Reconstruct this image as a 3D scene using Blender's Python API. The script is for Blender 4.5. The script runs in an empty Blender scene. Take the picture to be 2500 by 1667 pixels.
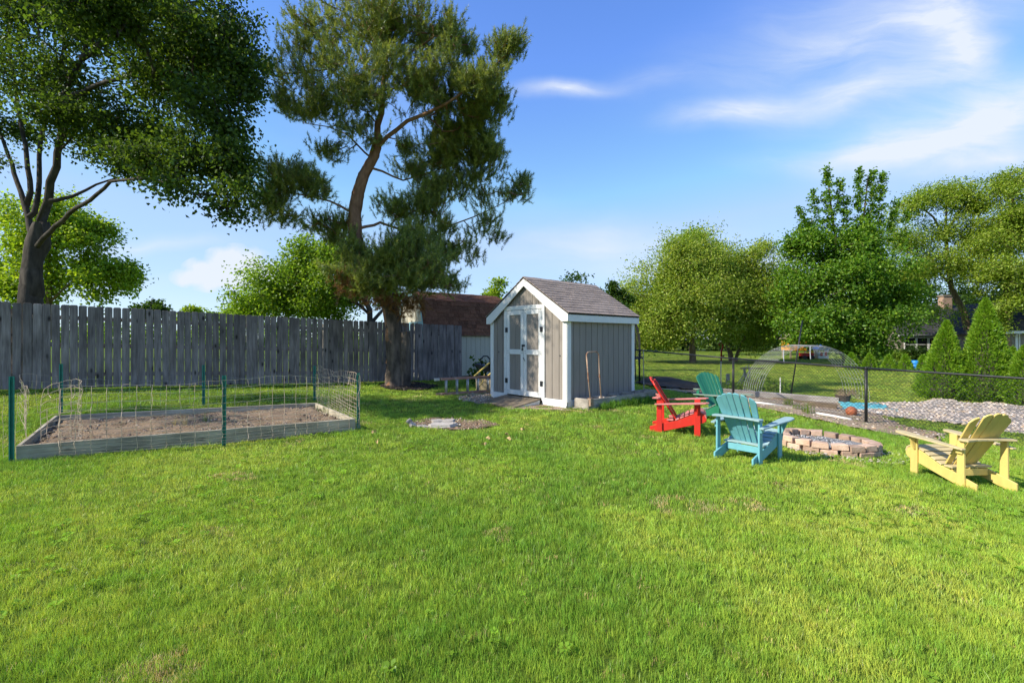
import bpy, bmesh, math, random
import numpy as np
from mathutils import Vector, Matrix

S = bpy.context.scene
COL = S.collection
random.seed(7)
RNG = np.random.default_rng(7)
PI = math.pi

# ------------------------------------------------------------------ camera
FPX, CX, HY, CAMH = 1150.0, 1250.0, 828.0, 1.45
cam_d = bpy.data.cameras.new("camera")
cam_d.sensor_width = 36.0
cam_d.lens = 36.0 * FPX / 2500.0
cam_d.shift_y = -5.5 / 2500.0
cam_d.clip_start = 0.05
cam_d.clip_end = 6000
cam = bpy.data.objects.new("camera", cam_d)
COL.objects.link(cam)
cam.location = (0, 0, CAMH)
cam.rotation_euler = (PI / 2, 0, 0)
S.camera = cam

# ------------------------------------------------------------------ light
SUN_EL = math.radians(37)
SUN_AZ = (-0.93, -0.36)                       # towards the sun, in plan
_n = math.hypot(*SUN_AZ)
sdir = Vector((SUN_AZ[0] / _n * math.cos(SUN_EL), SUN_AZ[1] / _n * math.cos(SUN_EL), math.sin(SUN_EL)))
sun_d = bpy.data.lights.new("sun", 'SUN')
sun_d.energy = 3.3
sun_d.angle = math.radians(0.55)
sun_d.color = (1.0, 0.93, 0.80)
sun = bpy.data.objects.new("sun", sun_d)
COL.objects.link(sun)
sun.rotation_euler = sdir.to_track_quat('Z', 'Y').to_euler()

S.view_settings.view_transform = 'Standard'
S.view_settings.look = 'None'
S.view_settings.exposure = 1.10
S.view_settings.gamma = 1.0
S.view_settings.use_curve_mapping = False
S.render.engine = 'CYCLES'
S.cycles.use_denoising = True
S.cycles.max_bounces = 6
S.cycles.diffuse_bounces = 3
S.cycles.glossy_bounces = 2
S.cycles.transmission_bounces = 4
S.cycles.transparent_max_bounces = 8
S.cycles.use_adaptive_sampling = True
S.cycles.adaptive_threshold = 0.02


class NT:
    """small helper for node trees"""
    def __init__(self, tree):
        self.t = tree
        tree.nodes.clear()

    def n(self, kind, **kw):
        nd = self.t.nodes.new(kind)
        for k, v in kw.items():
            if k == 'inp':
                for a, b in v.items():
                    if isinstance(b, bpy.types.NodeSocket):
                        self.t.links.new(b, nd.inputs[a])
                    else:
                        nd.inputs[a].default_value = b
            else:
                setattr(nd, k, v)
        return nd

    def math(self, op, a, b=None, c=None, clamp=False):
        nd = self.t.nodes.new('ShaderNodeMath')
        nd.operation = op
        nd.use_clamp = clamp
        for i, v in enumerate((a, b, c)):
            if v is None:
                continue
            if isinstance(v, bpy.types.NodeSocket):
                self.t.links.new(v, nd.inputs[i])
            else:
                nd.inputs[i].default_value = v
        return nd.outputs[0]

    def mix(self, fac, a, b, blend='MIX'):
        nd = self.t.nodes.new('ShaderNodeMix')
        nd.data_type = 'RGBA'
        nd.blend_type = blend
        for i, v in ((0, fac), (6, a), (7, b)):
            if isinstance(v, bpy.types.NodeSocket):
                self.t.links.new(v, nd.inputs[i])
            else:
                if i and len(v) == 3:
                    v = (*v, 1)
                nd.inputs[i].default_value = v
        return nd.outputs[2]

    def ramp(self, fac, stops):
        nd = self.t.nodes.new('ShaderNodeValToRGB')
        self.t.links.new(fac, nd.inputs[0])
        el = nd.color_ramp.elements
        while len(el) < len(stops):
            el.new(0.5)
        for e, (p, c) in zip(el, stops):
            e.position = p
            e.color = (*c, 1) if len(c) == 3 else c
        return nd.outputs[0]

    def link(self, a, b):
        self.t.links.new(a, b)


# ------------------------------------------------------------------ sky
SKY_STRENGTH = 0.15
world = bpy.data.worlds.new("World")
S.world = world
world.use_nodes = True
w = NT(world.node_tree)
sky = w.n('ShaderNodeTexSky', sky_type='NISHITA', sun_disc=False)
sky.sun_elevation = SUN_EL
sky.sun_rotation = math.atan2(sdir.x, sdir.y)
sky.altitude = 200
sky.air_density = 1.0
sky.dust_density = 0.1
sky.ozone_density = 2.6
hs = w.n('ShaderNodeHueSaturation', inp={'Saturation': 1.2, 'Value': 1.0, 'Hue': 0.514, 'Color': sky.outputs[0]})
_cap = w.n('ShaderNodeMix', data_type='RGBA', blend_type='DARKEN')
_cap.inputs[0].default_value = 0.8
_cap.inputs[7].default_value = (0.45 / SKY_STRENGTH / 2.07, 0.635 / SKY_STRENGTH / 2.07, 0.91 / SKY_STRENGTH / 2.07, 1)
w.link(hs.outputs[0], _cap.inputs[6])
tc = w.n('ShaderNodeTexCoord')
sep = w.n('ShaderNodeSeparateXYZ', inp={0: tc.outputs['Generated']})
dy = w.math('MAXIMUM', sep.outputs[1], 0.05)
u = w.math('DIVIDE', sep.outputs[0], dy)
v = w.math('DIVIDE', sep.outputs[2], dy)
uv = w.n('ShaderNodeCombineXYZ', inp={0: u, 1: v})
warp = w.n('ShaderNodeTexNoise', inp={'Vector': uv.outputs[0], 'Scale': 3.0, 'Detail': 5.0})
wv = w.n('ShaderNodeVectorMath', operation='SUBTRACT', inp={0: warp.outputs['Color'], 1: (0.5, 0.5, 0.5)})
wv2 = w.n('ShaderNodeVectorMath', operation='MULTIPLY', inp={0: wv.outputs[0], 1: (0.20, 0.10, 0.0)})
uvw = w.n('ShaderNodeVectorMath', operation='ADD', inp={0: uv.outputs[0], 1: wv2.outputs[0]})
STROKES = [  # centre px, half length px, half thickness px, tilt deg, weight: cirrus
    (1800, 275, 300, 62, 4, 0.75), (2130, 230, 420, 95, 17, 0.62), (2330, 110, 230, 150, -48, 0.75),
    (2390, 300, 560, 150, 16, 1.15), (2130, 385, 470, 60, 3, 0.65), (2440, 400, 330, 55, 6, 0.7),
    (1380, 212, 190, 34, 1, 0.62), (1450, 598, 560, 110, 1, 0.42), (1650, 660, 420, 60, 2, 0.42),
    (2180, 60, 820, 230, 15, 0.55), (1560, 190, 260, 50, 12, 0.16), (330, 596, 480, 40, 1, 0.35),
    (240, 690, 420, 60, 0, 0.3), (1900, 660, 300, 70, 0, 0.35), (700, 700, 500, 60, 0, 0.25),
]
tot = None
for (px, py, a, b, ang, wt) in STROKES:
    mp = w.n('ShaderNodeMapping', vector_type='TEXTURE', inp={'Vector': uvw.outputs[0]})
    mp.inputs['Location'].default_value = ((px - CX) / FPX, (HY - py) / FPX, 0)
    mp.inputs['Rotation'].default_value = (0, 0, math.radians(ang))
    mp.inputs['Scale'].default_value = (a / FPX, b / FPX, 1)
    gr = w.n('ShaderNodeTexGradient', gradient_type='QUADRATIC_SPHERE', inp={0: mp.outputs[0]})
    t = w.math('MULTIPLY', gr.outputs[1], wt * 1.25)
    tot = t if tot is None else w.math('ADD', tot, t)
strk = w.n('ShaderNodeMapping', inp={'Vector': uvw.outputs[0], 'Rotation': (0, 0, math.radians(-12)), 'Scale': (1.0, 4.6, 1)})
fib = w.n('ShaderNodeTexNoise', inp={'Vector': strk.outputs[0], 'Scale': 3.4, 'Detail': 9.0, 'Roughness': 0.62, 'Distortion': 0.4})
fibr = w.math('MULTIPLY_ADD', fib.outputs[0], 2.6, -0.32, clamp=False)
fibr = w.math('MAXIMUM', fibr, 0.05)
cirrus = w.math('MULTIPLY', tot, fibr)
# the small cumulus low on the left
cum = None
for (px, py, a, b) in ((575, 655, 105, 62), (520, 668, 90, 48), (620, 668, 80, 46), (480, 676, 70, 30)):
    mp = w.n('ShaderNodeMapping', vector_type='TEXTURE', inp={'Vector': uv.outputs[0]})
    mp.inputs['Location'].default_value = ((px - CX) / FPX, (HY - py) / FPX, 0)
    mp.inputs['Scale'].default_value = (a / FPX, b / FPX, 1)
    gr = w.n('ShaderNodeTexGradient', gradient_type='SPHERICAL', inp={0: mp.outputs[0]})
    cum = gr.outputs[1] if cum is None else w.math('MAXIMUM', cum, gr.outputs[1])
pn = w.n('ShaderNodeTexNoise', inp={'Vector': uv.outputs[0], 'Scale': 26.0, 'Detail': 5.0})
pf = w.math('MULTIPLY_ADD', pn.outputs[0], 1.1, -0.5)
cum2 = w.math('MULTIPLY', w.math('ADD', cum, w.math('MULTIPLY', pf, w.math('GREATER_THAN', cum, 0.0))), 1.8, clamp=True)
# thin veil all round, so the sky goes on as it is in view
dome = w.n('ShaderNodeMapping', inp={'Vector': tc.outputs['Generated'], 'Scale': (1.2, 2.0, 4.0)})
veil = w.n('ShaderNodeTexNoise', inp={'Vector': dome.outputs[0], 'Scale': 1.6, 'Detail': 4.0})
veil2 = w.math('MULTIPLY_ADD', veil.outputs[0], 0.9, -0.44, clamp=True)
front = w.math('MULTIPLY', w.math('MULTIPLY_ADD', sep.outputs[1], 6.0, -0.6, clamp=True), 1.0)
cl = w.math('MULTIPLY', w.math('ADD', cirrus, cum2), front)
alpha = w.math('MINIMUM', w.math('MAXIMUM', cl, w.math('MULTIPLY', veil2, 0.5)), 0.93)
cloud_col = tuple(c / SKY_STRENGTH / 2.07 for c in (0.82, 0.88, 0.98))
skyc = w.mix(alpha, _cap.outputs[2], cloud_col)
bg = w.n('ShaderNodeBackground', inp={'Color': skyc, 'Strength': SKY_STRENGTH})
wo = w.n('ShaderNodeOutputWorld', inp={0: bg.outputs[0]})


# ------------------------------------------------------------------ places
def atd(px, py, Z):
    """pixel of the photograph + distance -> point"""
    return Vector(((px - CX) / FPX * Z, Z, CAMH - (py - HY) / FPX * Z))


CTRL = np.array([
    (0, 1, 0), (-4, 3, 0), (4, 3, -.1), (0, 5, 0), (-6.2, 5.5, 0), (-4.3, 6.6, 0), (-2.6, 7.6, 0), (-7.6, 7.6, .1), (-4.1, 9.7, .06),
    (-10.64, 9.79, .37), (-8.7, 11, .3), (-6.83, 12.3, .22), (-3.4, 14.4, .1), (-1.82, 16.06, .06), (1.15, 9.9, 0), (-.49, 11.7, 0.0),
    (2.96, 11.54, -.02), (.5, 8, 0), (4.52, 16.7, -.16), (5.4, 15.1, -.15), (6.32, 13.45, -.2), (7.93, 10.55, -.44), (9.12, 8.4, -.48),
    (10.5, 6, -.5), (4.9, 7.2, -.2), (3, 6.2, -.1), (5.1, 5.4, -.18), (3.9, 8.8, -.1), (2.8, 7.7, -.08), (8, 3, -.3), (13.5, 14.8, -.46),
    (10, 13, -.42), (8, 15.5, -.33), (21, 29, -.45), (0, 30, -.15), (10, 45, -.38), (-20, 30, .3), (45, 60, -.35), (-40, 60, .2), (-13, 15, .38),
    (-10, 3, 0.1), (-14, 8, .4), (0, -10, 0), (-30, -10, 0), (30, -10, -.3), (0, 150, -.2), (150, 150, -.2), (-150, 150, 0), (150, 0, -.2), (-150, 0, 0)],
    dtype=float)


def _tps_k(r2):
    return np.where(r2 > 1e-9, r2 * np.log(r2 + 1e-12), 0.0)


_P = CTRL[:, :2]
_d2 = ((_P[:, None] - _P[None]) ** 2).sum(-1)
_m = len(_P)
_A = np.zeros((_m + 3, _m + 3))
_A[:_m, :_m] = _tps_k(_d2) + np.eye(_m) * 0.4
_A[:_m, _m] = 1
_A[:_m, _m + 1:] = _P
_A[_m, :_m] = 1
_A[_m + 1:, :_m] = _P.T
_sol = np.linalg.solve(_A, np.concatenate([CTRL[:, 2], np.zeros(3)]))


def gz(x, y):
    """height of the ground"""
    x = np.atleast_1d(np.asarray(x, float))
    y = np.atleast_1d(np.asarray(y, float))
    out = np.zeros(x.shape)
    fx, fy, fo = x.ravel(), y.ravel(), out.ravel()
    for i in range(0, len(fx), 20000):
        X = np.stack([fx[i:i + 20000], fy[i:i + 20000]], 1)
        Xc = np.clip(X, -150, 150)
        d = ((Xc[:, None] - _P[None]) ** 2).sum(-1)
        fo[i:i + 20000] = _tps_k(d) @ _sol[:_m] + _sol[_m] + Xc @ _sol[_m + 1:]
    return np.clip(fo.reshape(x.shape), -.6, .5)


def g1(x, y):
    return float(gz(x, y)[0])


def gp(px, py, dz=0.0):
    """pixel -> point on the ground (+dz)"""
    z = 0.0
    for _ in range(12):
        Z = FPX * (CAMH - z - dz) / (py - HY)
        Z = min(max(Z, 1), 140)
        z = 0.5 * z + 0.5 * g1((px - CX) / FPX * Z, Z)
    return Vector(((px - CX) / FPX * Z, Z, z))


# ------------------------------------------------------------------ objects
def tag(o, label=None, cat=None, group=None, kind=None):
    if label:
        o['label'] = label
    if cat:
        o['category'] = cat
    if group:
        o['group'] = group
    if kind:
        o['kind'] = kind
    return o


def thing(name, label, cat, loc=(0, 0, 0), rotz=0.0, group=None):
    o = bpy.data.objects.new(name, None)
    o.empty_display_size = 0.1
    COL.objects.link(o)
    o.location = loc
    o.rotation_euler = (0, 0, rotz)
    return tag(o, label, cat, group)


def mesh_obj(name, me, mat, parent=None):
    o = bpy.data.objects.new(name, me)
    if mat is not None:
        me.materials.clear()
        for m_ in (mat if isinstance(mat, (list, tuple)) else [mat]):
            me.materials.append(m_)
    COL.objects.link(o)
    if parent is not None:
        o.parent = parent
    return o


def inst(o, name=None, parent=None, loc=None, rot=None, scale=None):
    """copy of an object that shares its mesh"""
    c = o.copy()
    if name:
        c.name = name
    COL.objects.link(c)
    if parent is not None:
        c.parent = parent
    if loc is not None:
        c.location = loc
    if rot is not None:
        c.rotation_euler = rot
    if scale is not None:
        c.scale = scale
    return c


class MB:
    def __init__(self):
        self.v, self.f = [], []

    def add(self, verts, faces):
        o = len(self.v)
        self.v += [tuple(x) for x in verts]
        self.f += [tuple(i + o for i in f) for f in faces]
        return self

    def box(self, c, s, rot=None, taper=1.0):
        x, y, z = s[0] / 2, s[1] / 2, s[2] / 2
        vs = [(-x, -y, -z), (x, -y, -z), (x, y, -z), (-x, y, -z),
              (-x * taper, -y * taper, z), (x * taper, -y * taper, z), (x * taper, y * taper, z), (-x * taper, y * taper, z)]
        vs = [Vector(q) for q in vs]
        if rot is not None:
            vs = [rot @ q for q in vs]
        c = Vector(c)
        return self.add([q + c for q in vs], [(3, 2, 1, 0), (4, 5, 6, 7), (0, 1, 5, 4), (1, 2, 6, 5), (2, 3, 7, 6), (3, 0, 4, 7)])

    def beam(self, p0, p1, w_, t_, up=(0, 0, 1)):
        """bar from p0 to p1: w_ across, t_ along 'up'"""
        p0, p1 = Vector(p0), Vector(p1)
        d = (p1 - p0).normalized()
        a = d.cross(Vector(up))
        if a.length < 1e-5:
            a = d.cross(Vector((0, 1, 0)))
        a.normalize()
        b = a.cross(d)
        vs = []
        for p in (p0, p1):
            for (i, j) in ((-1, -1), (1, -1), (1, 1), (-1, 1)):
                vs.append(p + a * (i * w_ / 2) + b * (j * t_ / 2))
        return self.add(vs, [(0, 1, 2, 3), (7, 6, 5, 4), (1, 0, 4, 5), (2, 1, 5, 6), (3, 2, 6, 7), (0, 3, 7, 4)])

    def prism(self, poly, h, mtx):
        """2-D outline (counter-clockwise) in the x-y plane of mtx, from 0 to h along its z"""
        n = len(poly)
        vs = [mtx @ Vector((p[0], p[1], 0)) for p in poly] + [mtx @ Vector((p[0], p[1], h)) for p in poly]
        fs = [tuple(range(n - 1, -1, -1)), tuple(range(n, 2 * n))]
        fs += [(i, (i + 1) % n, (i + 1) % n + n, i + n) for i in range(n)]
        return self.add(vs, fs)

    def tube(self, path, r, k=6, cap=True):
        P = [Vector(p) for p in path]
        rs = r if isinstance(r, (list, tuple)) else [r] * len(P)
        vs, fs = [], []
        a = None
        for i, p in enumerate(P):
            d = (P[min(i + 1, len(P) - 1)] - P[max(i - 1, 0)]).normalized()
            if a is None:
                a = d.orthogonal().normalized()
            else:
                a = (a - d * a.dot(d))
                a = a.normalized() if a.length > 1e-6 else d.orthogonal().normalized()
            b = d.cross(a)
            for j in range(k):
                t = 2 * PI * j / k
                vs.append(p + (a * math.cos(t) + b * math.sin(t)) * rs[i])
        for i in range(len(P) - 1):
            for j in range(k):
                fs.append((i * k + j, i * k + (j + 1) % k, (i + 1) * k + (j + 1) % k, (i + 1) * k + j))
        if cap:
            fs.append(tuple(range(k - 1, -1, -1)))
            fs.append(tuple(range((len(P) - 1) * k, len(P) * k)))
        return self.add(vs, fs)

    def lathe(self, prof, k=16, c=(0, 0, 0)):
        vs, fs = [], []
        for (r, z) in prof:
            for j in range(k):
                t = 2 * PI * j / k
                vs.append((c[0] + r * math.cos(t), c[1] + r * math.sin(t), c[2] + z))
        for i in range(len(prof) - 1):
            for j in range(k):
                fs.append((i * k + j, i * k + (j + 1) % k, (i + 1) * k + (j + 1) % k, (i + 1) * k + j))
        fs.append(tuple(range(k - 1, -1, -1)))
        fs.append(tuple(range((len(prof) - 1) * k, len(prof) * k)))
        return self.add(vs, fs)

    def mesh(self, name, bevel=0.0, smooth=False):
        me = bpy.data.meshes.new(name)
        me.from_pydata(self.v, [], self.f)
        if bevel > 0:
            bm = bmesh.new()
            bm.from_mesh(me)
            bmesh.ops.bevel(bm, geom=bm.edges[:], offset=bevel, segments=1, affect='EDGES', clamp_overlap=True)
            bm.to_mesh(me)
            bm.free()
        if smooth:
            me.polygons.foreach_set('use_smooth', [True] * len(me.polygons))
        me.update()
        return me

    def build(self, name, mat, parent=None, bevel=0.0, smooth=False):
        return mesh_obj(name, self.mesh(name, bevel, smooth), mat, parent)


def np_mesh(name, V, faces, tint=None, smooth=False):
    """V (n,3); faces (m,k) int array, all k-gons; tint (n,3) colour attribute"""
    me = bpy.data.meshes.new(name)
    V = np.ascontiguousarray(V, dtype=np.float32)
    faces = np.ascontiguousarray(faces, dtype=np.int32)
    m, k = faces.shape
    me.vertices.add(len(V))
    me.vertices.foreach_set('co', V.ravel())
    me.loops.add(m * k)
    me.loops.foreach_set('vertex_index', faces.ravel())
    me.polygons.add(m)
    me.polygons.foreach_set('loop_start', np.arange(0, m * k, k, dtype=np.int32))
    if smooth:
        me.polygons.foreach_set('use_smooth', np.ones(m, dtype=bool))
    if tint is not None:
        at = me.attributes.new('tint', 'FLOAT_COLOR', 'POINT')
        c = np.ones((len(V), 4), np.float32)
        c[:, :3] = tint
        at.data.foreach_set('color', c.ravel())
    me.update(calc_edges=True)
    return me


def in_poly(x, y, poly):
    inside = np.zeros(x.shape, bool)
    n = len(poly)
    j = n - 1
    for i in range(n):
        xi, yi = poly[i][0], poly[i][1]
        xj, yj = poly[j][0], poly[j][1]
        c = ((yi > y) != (yj > y)) & (x < (xj - xi) * (y - yi) / (yj - yi + 1e-12) + xi)
        inside ^= c
        j = i
    return inside


def vnoise(x, y, s, seed=0):
    """cheap smooth value noise, 0..1"""
    x, y = np.asarray(x) * s + 137.1 * seed, np.asarray(y) * s - 71.7 * seed
    xi, yi = np.floor(x), np.floor(y)
    fx, fy = x - xi, y - yi
    fx, fy = fx * fx * (3 - 2 * fx), fy * fy * (3 - 2 * fy)

    def h(a, b):
        q = np.sin(a * 127.1 + b * 311.7 + seed * 17.3) * 43758.5453
        return q - np.floor(q)
    return (h(xi, yi) * (1 - fx) + h(xi + 1, yi) * fx) * (1 - fy) + (h(xi, yi + 1) * (1 - fx) + h(xi + 1, yi + 1) * fx) * fy


# ------------------------------------------------------------------ materials
def mat(name, col, rough=.6, var=.18, scale=6.0, stretch=(1, 1, 1), bump=.0, bscale=40.0, rnd=.0, spec=.35, col2=None, metal=0.0,
        wear=None, wear_scale=9.0, wear_at=.62):
    m = bpy.data.materials.new(name)
    m.use_nodes = True
    t = NT(m.node_tree)
    tcn = t.n('ShaderNodeTexCoord')
    oi = t.n('ShaderNodeObjectInfo')
    off = t.math('MULTIPLY', oi.outputs['Random'], 37.0)
    mp = t.n('ShaderNodeMapping', inp={'Vector': tcn.outputs['Object'], 'Scale': stretch})
    add = t.n('ShaderNodeVectorMath', operation='ADD', inp={0: mp.outputs[0], 1: off})
    nz = t.n('ShaderNodeTexNoise', inp={'Vector': add.outputs[0], 'Scale': scale, 'Detail': 5.0, 'Roughness': .62})
    c2 = col2 if col2 else tuple(min(1, c * (1 + 1.2 * var)) for c in col)
    c1 = col if col2 else tuple(c * (1 - var) for c in col)
    f = t.ramp(nz.outputs[0], [(.3, (0, 0, 0)), (.7, (1, 1, 1))])
    c = t.mix(f, c1, c2)
    if wear is not None:
        wz = t.n('ShaderNodeTexNoise', inp={'Vector': add.outputs[0], 'Scale': wear_scale, 'Detail': 6.0, 'Roughness': .7})
        wf = t.ramp(wz.outputs[0], [(wear_at, (0, 0, 0)), (wear_at + .05, (1, 1, 1))])
        c = t.mix(wf, c, wear)
    if rnd > 0:
        val = t.math('MULTIPLY_ADD', oi.outputs['Random'], 2 * rnd, 1 - rnd)
        h = t.n('ShaderNodeHueSaturation', inp={'Value': val, 'Color': c})
        c = h.outputs[0]
    b = t.n('ShaderNodeBsdfPrincipled', inp={'Base Color': c, 'Roughness': rough, 'Metallic': metal, 'Specular IOR Level': spec})
    if bump > 0:
        bz = t.n('ShaderNodeTexNoise', inp={'Vector': add.outputs[0], 'Scale': bscale, 'Detail': 4.0})
        bp = t.n('ShaderNodeBump', inp={'Strength': bump, 'Distance': .01, 'Height': bz.outputs[0]})
        t.link(bp.outputs[0], b.inputs['Normal'])
    t.n('ShaderNodeOutputMaterial', inp={0: b.outputs[0]})
    return m


def leaf_mat(name, trans=.42, gloss=.014, attr='GEOMETRY', tr_tint=(1.25, 1.3, .55), up=0.0):
    """thin leaf: diffuse + light let through; colour from the per-leaf 'tint'"""
    m = bpy.data.materials.new(name)
    m.use_nodes = True
    t = NT(m.node_tree)
    a = t.n('ShaderNodeAttribute', attribute_name='tint', attribute_type=attr)
    c = a.outputs['Color']
    tr = t.mix(1.0, c, tr_tint, 'MULTIPLY')
    d = t.n('ShaderNodeBsdfDiffuse', inp={0: c})
    tl = t.n('ShaderNodeBsdfTranslucent', inp={0: tr})
    gl = t.n('ShaderNodeBsdfGlossy', inp={0: (.9, .95, 1, 1), 1: .42})
    if up > 0:      # blades stand close together: shade them largely as the turf they make up
        ge = t.n('ShaderNodeNewGeometry')
        sc_ = t.n('ShaderNodeVectorMath', operation='SCALE', inp={0: ge.outputs['Normal'], 3: 1 - up})
        ad = t.n('ShaderNodeVectorMath', operation='ADD', inp={0: sc_.outputs[0], 1: (0, 0, up)})
        no = t.n('ShaderNodeVectorMath', operation='NORMALIZE', inp={0: ad.outputs[0]})
        t.link(no.outputs[0], d.inputs['Normal'])
    m1 = t.n('ShaderNodeMixShader', inp={0: trans, 1: d.outputs[0], 2: tl.outputs[0]})
    m2 = t.n('ShaderNodeMixShader', inp={0: gloss, 1: m1.outputs[0], 2: gl.outputs[0]})
    t.n('ShaderNodeOutputMaterial', inp={0: m2.outputs[0]})
    return m


def tint_mat(name, rough=.8, attr='INSTANCER', bump=.3, bscale=60):
    m = bpy.data.materials.new(name)
    m.use_nodes = True
    t = NT(m.node_tree)
    a = t.n('ShaderNodeAttribute', attribute_name='tint', attribute_type=attr)
    tcn = t.n('ShaderNodeTexCoord')
    nz = t.n('ShaderNodeTexNoise', inp={'Vector': tcn.outputs['Object'], 'Scale': bscale, 'Detail': 3.0})
    k = t.math('MULTIPLY_ADD', nz.outputs[0], .7, .65)
    kc = t.n('ShaderNodeCombineColor', inp={0: k, 1: k, 2: k})
    c = t.mix(1.0, a.outputs['Color'], kc.outputs[0], 'MULTIPLY')
    b = t.n('ShaderNodeBsdfPrincipled', inp={'Base Color': c, 'Roughness': rough, 'Specular IOR Level': .25})
    bp = t.n('ShaderNodeBump', inp={'Strength': bump, 'Distance': .01, 'Height': nz.outputs[0]})
    t.link(bp.outputs[0], b.inputs['Normal'])
    t.n('ShaderNodeOutputMaterial', inp={0: b.outputs[0]})
    return m


def wood_mat(name, c_dark, c_light, axis='Z', grain=9.0, knots=True, rnd=.2, rough=.85, patch=None):
    """weathered board: grain along one axis, a few dark knots"""
    m = bpy.data.materials.new(name)
    m.use_nodes = True
    t = NT(m.node_tree)
    tcn = t.n('ShaderNodeTexCoord')
    oi = t.n('ShaderNodeObjectInfo')
    off = t.math('MULTIPLY', oi.outputs['Random'], 53.0)
    st = {'X': (.5, 9, 9), 'Y': (9, .5, 9), 'Z': (9, 9, .5)}[axis]
    mp = t.n('ShaderNodeMapping', inp={'Vector': tcn.outputs['Object'], 'Scale': st})
    add = t.n('ShaderNodeVectorMath', operation='ADD', inp={0: mp.outputs[0], 1: off})
    nz = t.n('ShaderNodeTexNoise', inp={'Vector': add.outputs[0], 'Scale': grain * .35, 'Detail': 7.0, 'Roughness': .68, 'Distortion': .5})
    f = t.ramp(nz.outputs[0], [(.28, (0, 0, 0)), (.72, (1, 1, 1))])
    c = t.mix(f, c_dark, c_light)
    k3 = {'X': (3.2, 8, 8), 'Y': (8, 3.2, 8), 'Z': (8, 8, 3.2)}[axis]
    mp2 = t.n('ShaderNodeMapping', inp={'Vector': tcn.outputs['Object'], 'Scale': k3})
    add2 = t.n('ShaderNodeVectorMath', operation='ADD', inp={0: mp2.outputs[0], 1: off})
    big = t.n('ShaderNodeTexNoise', inp={'Vector': add2.outputs[0], 'Scale': .55, 'Detail': 3.0})
    bf = t.ramp(big.outputs[0], [(.38, (.62, .62, .62)), (.68, (1.1, 1.1, 1.1))])
    c = t.mix(1.0, c, bf, 'MULTIPLY')
    if patch is not None:
        pz = t.n('ShaderNodeTexNoise', inp={'Vector': add2.outputs[0], 'Scale': 1.1, 'Detail': 5.0, 'Roughness': .7})
        pf = t.ramp(pz.outputs[0], [(.55, (0, 0, 0)), (.68, (.8, .8, .8))])
        c = t.mix(pf, c, patch)
    if knots:
        vo = t.n('ShaderNodeTexVoronoi', inp={'Vector': add2.outputs[0], 'Scale': .72, 'Randomness': 1.0})
        kf = t.ramp(vo.outputs['Distance'], [(.07, (1, 1, 1)), (.19, (0, 0, 0))])
        c = t.mix(kf, c, tuple(q * .3 for q in c_dark))
    val = t.math('MULTIPLY_ADD', oi.outputs['Random'], 2 * rnd, 1 - rnd)
    h = t.n('ShaderNodeHueSaturation', inp={'Value': val, 'Color': c})
    b = t.n('ShaderNodeBsdfPrincipled', inp={'Base Color': h.outputs[0], 'Roughness': rough, 'Specular IOR Level': .2})
    bp = t.n('ShaderNodeBump', inp={'Strength': .35, 'Distance': .006, 'Height': nz.outputs[0]})
    t.link(bp.outputs[0], b.inputs['Normal'])
    t.n('ShaderNodeOutputMaterial', inp={0: b.outputs[0]})
    return m


def ground_mat(name, cols, scale=1.0, bump=.5, bscale=25):
    """cols: list of (pos, colour) run through layered world-space noise"""
    m = bpy.data.materials.new(name)
    m.use_nodes = True
    t = NT(m.node_tree)
    tcn = t.n('ShaderNodeTexCoord')
    n1 = t.n('ShaderNodeTexNoise', inp={'Vector': tcn.outputs['Object'], 'Scale': scale, 'Detail': 8.0, 'Roughness': .7})
    n2 = t.n('ShaderNodeTexNoise', inp={'Vector': tcn.outputs['Object'], 'Scale': bscale, 'Detail': 5.0, 'Roughness': .7})
    s = t.math('ADD', t.math('MULTIPLY', n1.outputs[0], .55), t.math('MULTIPLY', n2.outputs[0], .45))
    c = t.ramp(s, cols)
    b = t.n('ShaderNodeBsdfPrincipled', inp={'Base Color': c, 'Roughness': .95, 'Specular IOR Level': .1})
    bp = t.n('ShaderNodeBump', inp={'Strength': bump, 'Distance': .03, 'Height': n2.outputs[0]})
    t.link(bp.outputs[0], b.inputs['Normal'])
    t.n('ShaderNodeOutputMaterial', inp={0: b.outputs[0]})
    return m


M = {}
M['lawn'] = ground_mat('lawn_ground', [(.3, (.06, .09, .011)), (.5, (.105, .155, .017)), (.7, (.16, .21, .028))], .5, .6, 30)
M['soil'] = ground_mat('bed_soil', [(.3, (.12, .08, .05)), (.5, (.26, .185, .12)), (.7, (.40, .305, .21))], 1.5, 1.0, 22)
M['dirt'] = ground_mat('bare_dirt', [(.3, (.17, .12, .08)), (.5, (.34, .255, .175)), (.7, (.48, .39, .28))], 2, 1.0, 30)
M['patch_dirt'] = ground_mat('patch_dirt', [(.3, (.10, .065, .04)), (.5, (.22, .15, .095)), (.7, (.36, .27, .18))], 3, 1.0, 40)
M['mulch'] = ground_mat('dark_mulch', [(.3, (.012, .010, .009)), (.5, (.03, .024, .02)), (.7, (.07, .055, .045))], 4, 1.0, 45)
M['compost'] = ground_mat('compost', [(.3, (.05, .04, .034)), (.5, (.09, .072, .06)), (.7, (.15, .12, .10))], 3, 1.0, 30)
M['ash'] = ground_mat('pit_ash', [(.3, (.12, .12, .12)), (.5, (.30, .30, .30)), (.7, (.48, .48, .47))], 5, 1.0, 60)
M['gravel_base'] = ground_mat('gravel_base', [(.3, (.16, .13, .11)), (.5, (.32, .28, .24)), (.7, (.45, .41, .37))], 3, 1.0, 40)
M['picket'] = wood_mat('weathered_picket', (.125, .10, .098), (.37, .315, .30), 'Z', rnd=.17)
M['bedboard'] = wood_mat('weathered_bed_board', (.29, .25, .175), (.60, .53, .40), 'X', rnd=.08, patch=(.40, .37, .28))
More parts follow.
